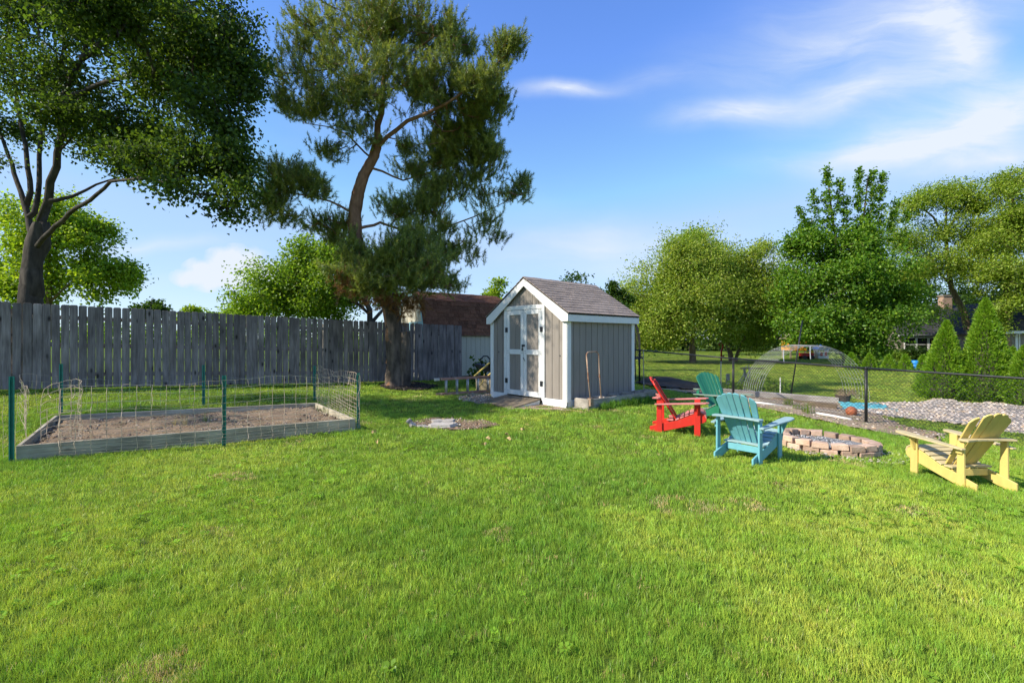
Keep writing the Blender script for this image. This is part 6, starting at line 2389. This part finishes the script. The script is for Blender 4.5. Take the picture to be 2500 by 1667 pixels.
def clutter():
    # things piled between barn and shed, partly hidden by the shed
    q = Vector((-.35, 13.55, g1(-.35, 13.55)))
    t = thing('plastic_chair', 'white plastic lawn chair half hidden behind the left shed corner', 'chair', tuple(q), -.5)
    m = MB()
    for x in (-.24, .24):
        m.beam((x, -.22, 0), (x * .9, -.18, .42), .045, .045)
        m.beam((x, .22, 0), (x * .9, .20, .9), .05, .04)
    m.build('legs', M['white_plastic'], t)
    m = MB(); m.box((0, 0, .42), (.50, .48, .03)); m.build('seat', M['white_plastic'], t, bevel=.01)
    for x in (-.28, .28):
        m = MB(); m.box((x, .0, .66), (.06, .5, .03)); m.build('arm', M['white_plastic'], t, bevel=.008)
        m = MB(); m.beam((x, -.2, .42), (x, -.22, .66), .04, .04); m.build('arm_support', M['white_plastic'], t)
    for i in range(4):
        m = MB(); m.beam((-.16 + i * .107, .21, .44), (-.16 + i * .107, .29, .92), .06, .02, (0, 1, 0)); m.build('back_slat', M['white_plastic'], t)
    q = Vector((-.72, 13.2, g1(-.72, 13.2)))
    t = thing('child_seat', 'black padded child seat with looped handle on the pile beside the shed', 'child seat', tuple(q + Vector((0, 0, .52))), -.4)
    m = MB(); m.prism([(-.30, .16), (-.28, .24), (.1, .14), (.22, .45), (.30, .43), (.26, .02), (.02, 0), (-.08, .08)], .34, Matrix(((1, 0, 0, 0), (0, 0, -1, .17), (0, 1, 0, 0), (0, 0, 0, 1))))
    m.build('shell', M['black_plastic'], t, bevel=.015)
    m = MB(); m.tube([(-.06, -.15, .2), (-.11, -.14, .34), (-.05, -.08, .44), (.03, 0, .44), (.14, .05, .3), (.22, .08, .18)], .018, 8); m.build('handle', M['black_plastic'], t, smooth=True)
    t = thing('storage_bin', 'tan lidded bin under the black child seat beside the shed', 'bin', tuple(Vector((-.62, 13.3, g1(-.62, 13.3)))), -.4)
    m = MB(); m.box((0, 0, .17), (.66, .42, .34), taper=1.08); m.build('body', M['tan'], t, bevel=.012)
    m = MB(); m.box((0, 0, .36), (.74, .50, .04)); m.build('lid', M['black_plastic'], t, bevel=.01)
    for i, (dx, lab) in enumerate(((0, 'yellow slanting board leaning on the pile beside the shed'), (.36, 'short yellow board leaning right against the shed pile'))):
        o = MB().beam((-1.02 + dx, 12.75, .45), (-.62 + dx, 12.95, .80), .07, .03).build('board', M['yellow_board'], None, bevel=.003)
        tag(o, lab, 'board')
    P = [(-.74, 12.6, .52), (-.75, 12.58, .40), (-.80, 12.56, .28), (-.88, 12.55, .18), (-.96, 12.5, .06), (-.85, 12.45, .03), (-.7, 12.5, .04), (-.55, 12.6, .10), (-.4, 12.7, .12)]
    o = MB().tube(P, .012, 6).build('cord', M['yellow_board'], None, smooth=True)
    tag(o, 'yellow cord hanging over the ladder to the ground', 'cord')
    # leafy weed by the barn wall
    rng = np.random.default_rng(4)
    p = Vector((-1.05, 14.4, g1(-1.05, 14.4)))
    T = np.array(p) + rng.normal(0, 1, (24, 3)) * np.array((.22, .12, .18)) + np.array((0, 0, .5))
    V, F, c = leaves_on(rng, T, rand_unit(rng, 24), 5, .06, .14, .11, DG)
    root = thing('tall_weed', 'dark broad leaved weed growing between barn wall and ladder', 'weed', tuple(p))
    mesh_obj('leaves', np_mesh('leaves', V - np.array(p), F, c), M['leaf'], root)
    m = MB(); [m.tube([(0, 0, -.02), (dx * .5, dy, .3), (dx, dy, .62)], .006, 5) for dx, dy in ((.1, 0), (-.12, .03), (.02, -.05))]; m.build('stems', M['bark_dark'], root)


clutter()

# dead leaves on the lawn
for i, (px, py, lab) in enumerate(((1188, 1077, 'biggest curled tan leaf on the lawn in front of the shed'), (1181, 1093, 'curled tan leaf on the lawn nearest the camera'),
                                   (1236, 1068, 'dry tan leaf on the lawn below the shed door'), (1277, 1055, 'small orange leaf on the lawn near the shed ramp'),
                                   (914, 1061, 'dry pale leaf on the lawn right of the raised bed'), (921, 1085, 'crumpled pale leaf in front of the right end of the raised bed'),
                                   (1240, 1078, 'small tan leaf between the other two leaves before the shed'))):
    p = gp(px, py)
    rng = np.random.default_rng(i)
    V = []
    k = 9
    for a in range(k):
        t = 2 * PI * a / k
        r = .036 * (1 + .35 * math.cos(3 * t)) * rng.uniform(.8, 1.2)
        V.append((r * math.cos(t), r * .8 * math.sin(t), .02 + .025 * math.sin(t * 2 + i)))
    V.append((0, 0, .01))
    F = [(a, (a + 1) % k, k) for a in range(k)]
    me = bpy.data.meshes.new('dry_leaf')
    me.from_pydata(V, [], F)
    o = mesh_obj('dry_leaf', me, M['dryleaf'] if 'dryleaf' in M else M.setdefault('dryleaf', mat('dry_leaf', (.50, .34, .16), .7, .3, 30)))
    o.location = (p.x, p.y, p.z + .035)
    o.rotation_euler = (.3, .2, i)
    tag(o, lab, 'leaf', 'dead leaves on the lawn')


# ------------------------------------------------------------------ along the wire fence
def fence_line():
    # white pipe edging, two lengths
    for (a, b, lab) in (((1830, 984), (1912, 994), 'white pipe lying in the dirt behind the turquoise chair'), ((1992, 1012), (2078, 1027), 'white pipe lying in the dirt below the orange ball')):
        A, B = gp(*a), gp(*b)
        o = MB().tube([A + Vector((0, 0, .035)), (A + B) / 2 + Vector((.0, .0, .038)), B + Vector((0, 0, .03))], .030, 10).build('white_pipe', M['white_pipe'], None, smooth=True)
        tag(o, lab, 'pipe', 'white pipes along the wire fence')
    # weathered beams beyond the fence
    for (a, b, w_, h, mt, lab) in (((1760, 962), (2042, 984), .30, .18, 'whitewood', 'long pale timber beam behind the wire fence'),
                                   ((1888, 975), (1990, 988), .10, .08, 'brownwood', 'dark rotten plank lying before the long pale beam'),
                                   ((1975, 992), (2042, 999), .18, .16, 'brownwood', 'short brown log beside the teal tarp'),
                                   ((1740, 969), (1880, 984), .09, .08, 'greywood', 'thin grey board lying behind the turquoise chair'),
                                   ((1890, 993), (2060, 1012), .08, .07, 'greywood', 'thin grey board between the white pipes'),
                                   ((1725, 953), (1800, 962), .10, .07, 'whitewood', 'short pale board beside the green chair')):
        A, B = gp(*a), gp(*b)
        m = MB()
        L = (B - A).length
        m.box((0, 0, 0), (L, w_, h))
        o = m.build('timber', M[mt], None, bevel=.012)
        d = (B - A).normalized()
        o.location = (A + B) / 2 + Vector((0, 0, h * .42))
        o.rotation_euler = (random.uniform(-.1, .1), -math.asin(d.z), math.atan2(d.y, d.x))
        tag(o, lab, 'timber', 'old timbers along the wire fence')
    # orange ball
    p = gp(2097, 1020)
    k = p.y / FPX
    root = thing('ball', 'orange basketball lying at the foot of the wire fence post', 'ball', tuple(p + Vector((0, .25, 0))))
    bm = bmesh.new()
    bmesh.ops.create_uvsphere(bm, u_segments=24, v_segments=16, radius=.122)
    me = bpy.data.meshes.new('ball')
    bm.to_mesh(me)
    bm.free()
    me.polygons.foreach_set('use_smooth', [True] * len(me.polygons))
    o = mesh_obj('ball_skin', me, M['ball'], root)
    o.location = (0, 0, .12)
    for rx, ry in ((.5, .3), (.5 + PI / 2, .3), (.4, 1.7)):
        m = MB()
        R = Matrix.Rotation(rx, 3, 'X') @ Matrix.Rotation(ry, 3, 'Y')
        m.tube([R @ Vector((.1215 * math.cos(t), .1215 * math.sin(t), 0)) + Vector((0, 0, .12)) for t in np.linspace(0, 2 * PI, 25)], .0022, 4, False)
        m.build('seam', M['black_plastic'], root)
    # teal tarp, crumpled
    poly = px_poly([(2040, 985), (2095, 986), (2160, 992), (2175, 1000), (2120, 1003), (2060, 1001)])
    o = patch('tarp', poly, M['teal'], .05, .04, .07, 7, .05)
    del o['kind']
    tag(o, 'crumpled teal tarp spread over the ground behind the wire fence post', 'tarp')
    P = [gp(2110, 996) + Vector((0, 0, .08)), gp(2140, 990) + Vector((0, 0, .10)), gp(2155, 996) + Vector((0, 0, .07)), gp(2130, 1000) + Vector((0, 0, .06)), gp(2170, 1003) + Vector((0, 0, .04)), gp(2196, 1003) + Vector((0, 0, .03)), gp(2180, 1011) + Vector((0, 0, .03))]
    o = MB().tube(P, .014, 6).build('hose', M['teal'], None, smooth=True)
    tag(o, 'teal hose end trailing from the tarp onto the river rock', 'hose')
    # dead potted plant
    p = gp(2058, 985)
    root = thing('potted_plant', 'grey pot with a tangle of dead brown stems left of the fence post', 'plant', tuple(p))
    m = MB(); m.lathe([(.15, 0), (.19, .22), (.20, .24), (.18, .24), (.16, .2)], 14); m.build('pot', M['compost'], root, smooth=False)
    rng = np.random.default_rng(9)
    m = MB()
    for i in range(70):
        a = rng.uniform(0, 2 * PI)
        r = rng.uniform(.05, .42)
        h = rng.uniform(.02, .22)
        m.tube([(.3 * r * math.cos(a), .3 * r * math.sin(a), .18), (.7 * r * math.cos(a) + .12, .7 * r * math.sin(a), .24 + h), (r * math.cos(a) + .22, r * math.sin(a), .18 + h * rng.uniform(-.4, .9))], .004, 3, False)
    m.build('dead_stems', M['brownwood'], root)
    # wire arch
    Z1 = 15.2
    c1, c2 = atd(1937, 900, Z1), atd(1990, 900, 13.95)
    g_ = g1(c1.x, c1.y)
    root = thing('wire_arch', 'arched garden trellis of bent galvanised cattle panel beyond the wire fence', 'trellis', (c1.x, c1.y, g_))
    w3 = Vector((c2.x - c1.x, c2.y - c1.y, g1(c2.x, c2.y) - g_))
    span, hh = 1.62, 1.64
    arc = [(span * math.cos(t) * (1 - .08 * math.sin(t) ** 2), hh * math.sin(t) ** .9) for t in np.linspace(0, PI, 29)]
    m = MB()
    for i in range(9):
        o = w3 * (i / 8)
        m.tube([o + Vector((a, 0, b)) for a, b in arc], .0052, 5, False)
    q = m.build('long_wires', M['galv'], root)
    q['kind'] = 'stuff'
    m = MB()
    for k in range(0, 29, 3):
        a, b = arc[k]
        m.tube([Vector((a, 0, b + .006)), w3 + Vector((a, 0, b + .006))], .0042, 5, False)
    q = m.build('cross_wires', M['galv'], root)
    q['kind'] = 'stuff'
    for i, k in enumerate((12, 18)):
        a, b = arc[k]
        m = MB(); m.prism([(-.01, 0), (.015, .02), (.01, -.2), (.025, -.42), (.0, -.4), (-.015, -.2)], .004, Matrix.Translation(Vector((a, 0, b)) + w3 * (.3 + .25 * i)) @ Matrix.Rotation(PI / 2, 4, 'X'))
        m.build('rag_strip', M['white_plastic'], root)
    # leaning pole
    p = Vector(atd(1931, 955, 15.6))
    p.z = g1(p.x, p.y)
    tpt = atd(1959, 782, 15.6)
    o = MB().tube([p, tpt], .022, 8).build('leaning_pole', M['black_metal'], None, smooth=True)
    tag(o, 'thin dark pole leaning above the wire arch', 'pole')
    # rough stick stand and small posts
    p = gp(1822, 940)
    root = thing('stick_stand', 'rough stand of grey sticks at the left foot of the wire arch', 'plant stand', tuple(p))
    m = MB()
    for (a, b) in (((-.35, 0, 0), (.05, .1, .75)), ((-.2, .1, 0), (.22, .0, .7)), ((.1, 0, 0), (.12, .05, .8)), ((-.05, 0, .0), (-.12, 0, .72)), ((.15, .1, 0), (-.05, .05, .6))):
        m.tube([a, ((a[0] + b[0]) / 2 + .03, a[1], (a[2] + b[2]) / 2), b], .022, 6)
    m.build('sticks', M['greywood'], root)
    m = MB(); m.box((.25, .05, .66), (.95, .05, .05)); m.build('cross_bar', M['brownwood'], root)
    for (px, py, h, mt, nm, lab) in ((1777, 938, .42, 'greywood', 'short_post', 'short grey wooden post beyond the wire fence, behind the green chair'),
                                     (1760, 945, .95, 'galv', 'thin_post', 'thin galvanised post beyond the wire fence'),
                                     (1905, 962, .55, 'white_pipe', 'plant_marker', 'thin white marker stick below the wire arch')):
        p = gp(px, py)
        w_ = .11 if nm == 'short_post' else .03
        o = MB().box((0, 0, h / 2), (w_, w_, h)).build(nm, M[mt], None, bevel=.006)
        o.location = p
        tag(o, lab, 'post')
    p = gp(1572, 969)
    o = MB().tube([(0, 0, 0), (.0, .02, .55), (-.01, .03, 1.22)], .012, 6).build('garden_stake', M['whitewood'], None)
    o.location = p
    tag(o, 'slim wooden stake standing at the far end of the planter', 'stake')
    # dark compost mound behind the fence and shed
    poly = px_poly([(1548, 938), (1580, 925), (1640, 925), (1690, 938), (1740, 950), (1690, 955), (1600, 948)])
    o = patch('compost_mound', poly, M['compost'], .02, .08, .05, 4, .05, 'low dark compost mound beyond the wire fence behind the red chair', 'compost', mound=.16)
    # vine on the fence corner: weedy plants in the strip
    rng = np.random.default_rng(23)
    for i, (px, py, h, r, lab) in enumerate(((1925, 990, .30, .12, 'tuft of tall green grass in the dirt right of the turquoise chair'), (1972, 1010, .38, .13, 'tallest tuft of yellowing grass in the dirt before the fence'),
                                             (1945, 1000, .22, .12, 'low grass tuft between the two tall tufts in the dirt'))):
        p = gp(px, py)
        me = tuft_mesh(rng, 60, r, (h * .5, h), .007, .5)
        at = me.attributes.new('tint', 'FLOAT_COLOR', 'POINT')
        col = np.ones((len(me.vertices), 4), np.float32)
        col[:, :3] = np.array((.14, .22, .02)) * rng.uniform(.8, 1.2, (len(me.vertices), 1))
        at.data.foreach_set('color', col.ravel())
        o = mesh_obj('grass_tuft', me, M['leaf'])
        o.location = p
        tag(o, lab, 'grass tuft', 'grass tufts in the dirt strip')
    for i, (px, py, h, lab) in enumerate(((1850, 950, .55, 'leafy vine climbing the wire fence left of the leaning pole'), (1890, 960, .35, 'low leafy weeds along the pale beam'), (1810, 955, .3, 'weeds round the foot of the stick stand'))):
        p = gp(px, py)
        T = np.array(p) + rng.normal(0, 1, (40, 3)) * np.array((.35, .12, h * .3)) + np.array((0, 0, h * .5))
        T[:, 2] = np.maximum(T[:, 2], p.z + .03)
        V, F, c = leaves_on(rng, T, rand_unit(rng, 40), 10, .07, .07, .055, MG)
        root = thing('weed', lab, 'weed', tuple(p))
        mesh_obj('leaves', np_mesh('leaves', V - np.array(p), F, c), M['leaf'], root)
        m = MB()
        for k in range(7):
            m.tube([(0, 0, 0), (rng.normal(0, .15), 0, h * .5), (rng.normal(0, .3), 0, h)], .004, 4)
        m.build('stems', M['bark_tan'], root)


fence_line()


# ------------------------------------------------------------------ trampoline behind the shed
def trampoline():
    c = Vector((3.7, 20.2, 0))
    c.z = g1(c.x, c.y)
    root = thing('trampoline', 'black netted trampoline half hidden behind the shed', 'trampoline', tuple(c))
    R = 1.85
    m = MB(); m.tube([(R * math.cos(t), R * math.sin(t), .85) for t in np.linspace(0, 2 * PI, 41)], .03, 8, False); m.build('ring', M['black_metal'], root, smooth=True)
    m = MB(); m.add([(R * .93 * math.cos(t), R * .93 * math.sin(t), .84) for t in np.linspace(0, 2 * PI, 33)[:-1]], [tuple(range(32))]); m.build('mat', M['black_plastic'], root)
    tops = []
    for i in range(6):
        t = 2 * PI * i / 6 + .18
        a = Vector((math.cos(t), math.sin(t), 0))
        m = MB(); m.tube([a * R + Vector((0, 0, .5)), a * (R + .04) + Vector((0, 0, 1.5)), a * (R - .02) + Vector((0, 0, 2.1)), a * (R - .28) + Vector((0, 0, 2.62))], .02, 6); m.build('pole', M['black_metal'], root, smooth=True)
        m = MB(); m.tube([a * R + Vector((0, 0, .85)), a * (R + .05) + Vector((0, 0, 0))], .025, 6); m.build('leg', M['black_metal'], root)
        tops.append(t)
    # netting: real mesh of fine strands
    V, F = [], []
    nt, nz = 150, 34
    w_ = .0045
    def P(t, f):
        rr = R - .05 - .25 * max(0, f - .55) / .45 - .12 * math.sin(PI * f) * (1 - abs(math.cos(3 * (t - .18))))
        z = .88 + f * (1.70 - .35 * (1 - abs(math.cos(3 * (t - .18)))))
        return Vector((rr * math.cos(t), rr * math.sin(t), z))
    m = MB()
    for i in range(nt):
        t = 2 * PI * i / nt
        m.tube([P(t, f) for f in np.linspace(0, 1, 9)], w_, 3, False)
    for j in range(nz + 1):
        m.tube([P(2 * PI * i / 60, j / nz) for i in range(61)], w_, 3, False)
    o = m.build('net', M['black_plastic'], root)
    o['kind'] = 'stuff'


trampoline()


# ------------------------------------------------------------------ far toys
def toys():
    Z = 46
    p = atd(1938, 870, Z); p.z = g1(p.x, p.y)
    root = thing('playhouse', 'small orange play fort under the far trees seen through the wire arch', 'playhouse', tuple(p))
    m = MB(); m.box((0, 0, 1.25), (1.6, 1.5, .9)); m.build('cabin', M['orange'], root)
    for x in (-.7, .7):
        for y in (-.65, .65):
            m = MB(); m.box((x, y, .55), (.12, .12, 1.1)); m.build('post', M['tan'], root)
    m = MB(); m.prism([(-1, 1.9), (1, 1.9), (0, 2.6)], 1.7, Matrix(((1, 0, 0, 0), (0, 0, -1, .85), (0, 1, 0, 0), (0, 0, 0, 1)))); m.build('roof', M['tan'], root)
    m = MB(); m.beam((.8, -.3, 1.0), (2.0, -.3, .1), .5, .05); m.build('slide', M['white_plastic'], root)
    p = atd(2004, 873, 44); p.z = g1(p.x, p.y)
    root = thing('toy_house', 'white plastic toy house with blue roof right of the orange play fort', 'toy house', tuple(p))
    m = MB(); m.box((0, 0, .55), (.95, .8, .9)); m.build('wall', M['white_plastic'], root)
    m = MB(); m.prism([(-.6, .95), (.6, .95), (0, 1.5)], .95, Matrix(((1, 0, 0, 0), (0, 0, -1, .47), (0, 1, 0, 0), (0, 0, 0, 1)))); m.build('roof', M['blue'], root)
    for x in (-.2, .2):
        m = MB(); m.box((x, -.41, .55), (.22, .03, .4)); m.build('window', M['red_toy'], root)
    o = thing('toy_slide', 'yellow toy slide standing left of the white toy house', 'slide', tuple(p + Vector((-1.2, 0, 0))))
    m = MB(); m.beam((-.4, 0, .15), (.3, 0, .75), .35, .05); m.build('chute', M['yellow_toy'], o)
    m = MB(); m.box((.38, 0, .4), (.1, .35, .8)); m.build('ladder', M['yellow_toy'], o)
    p = atd(1969, 874, 44); p.z = g1(p.x, p.y)
    o = thing('toy_wagon', 'dark red toy wagon between play fort and slide', 'wagon', tuple(p))
    m = MB(); m.box((0, 0, .45), (1.0, .6, .3), taper=1.1); m.build('tray', M['red_toy'], o, bevel=.02)
    for x in (-.35, .35):
        m = MB(); m.tube([(x, -.36, .2), (x, -.28, .2)], .2, 12); m.build('wheel', M['black_plastic'], o)
        m = MB(); m.tube([(x, .36, .2), (x, .28, .2)], .2, 12); m.build('wheel', M['black_plastic'], o)
    p = atd(1761, 876, 40); p.z = g1(p.x, p.y)
    o = thing('spiral_ornament', 'red curled lawn ornament in the shade left of the pale leaning trunks', 'ornament', tuple(p))
    m = MB(); m.tube([(0, 0, 0), (0, 0, .9), (.1, 0, 1.1), (.12, 0, 1.4), (-.05, 0, 1.6), (-.2, 0, 1.45), (-.15, 0, 1.2)], .07, 8); m.build('curl', M['red_toy'], o, smooth=True)
    m = MB(); m.tube([(0, 0, .35), (.2, 0, .5), (.25, 0, .3)], .05, 8); m.build('side_curl', M['red_toy'], o, smooth=True)
    p = gp(2234, 908)
    o = thing('barrel', 'blue plastic barrel on the lawn between two young arborvitae', 'barrel', tuple(p))
    m = MB(); m.lathe([(.20, 0), (.24, .06), (.25, .2), (.235, .22), (.25, .24), (.25, .42), (.235, .44), (.25, .46), (.24, .62), (.20, .68)], 16); m.build('drum', M['blue'], o, smooth=True)
    p = gp(2464, 935)
    o = thing('flower_clump', 'clump of bright orange flowers right of the tallest arborvitae', 'flowers', tuple(p))
    rng = np.random.default_rng(2)
    T = rng.normal(0, 1, (40, 3)) * np.array((.2, .15, .12)) + np.array((0, 0, .55))
    V, F, c = leaves_on(rng, T, rand_unit(rng, 40), 5, .05, .08, .06, [(.75, .28, .02), (.8, .4, .05)])
    mesh_obj('flowers', np_mesh('flowers', V, F, c), M['leaf'], o)
    T = rng.normal(0, 1, (40, 3)) * np.array((.2, .15, .1)) + np.array((0, 0, .25))
    V, F, c = leaves_on(rng, T, rand_unit(rng, 40), 5, .05, .10, .05, MG)
    mesh_obj('leaves', np_mesh('leaves', V, F, c), M['leaf'], o)


toys()
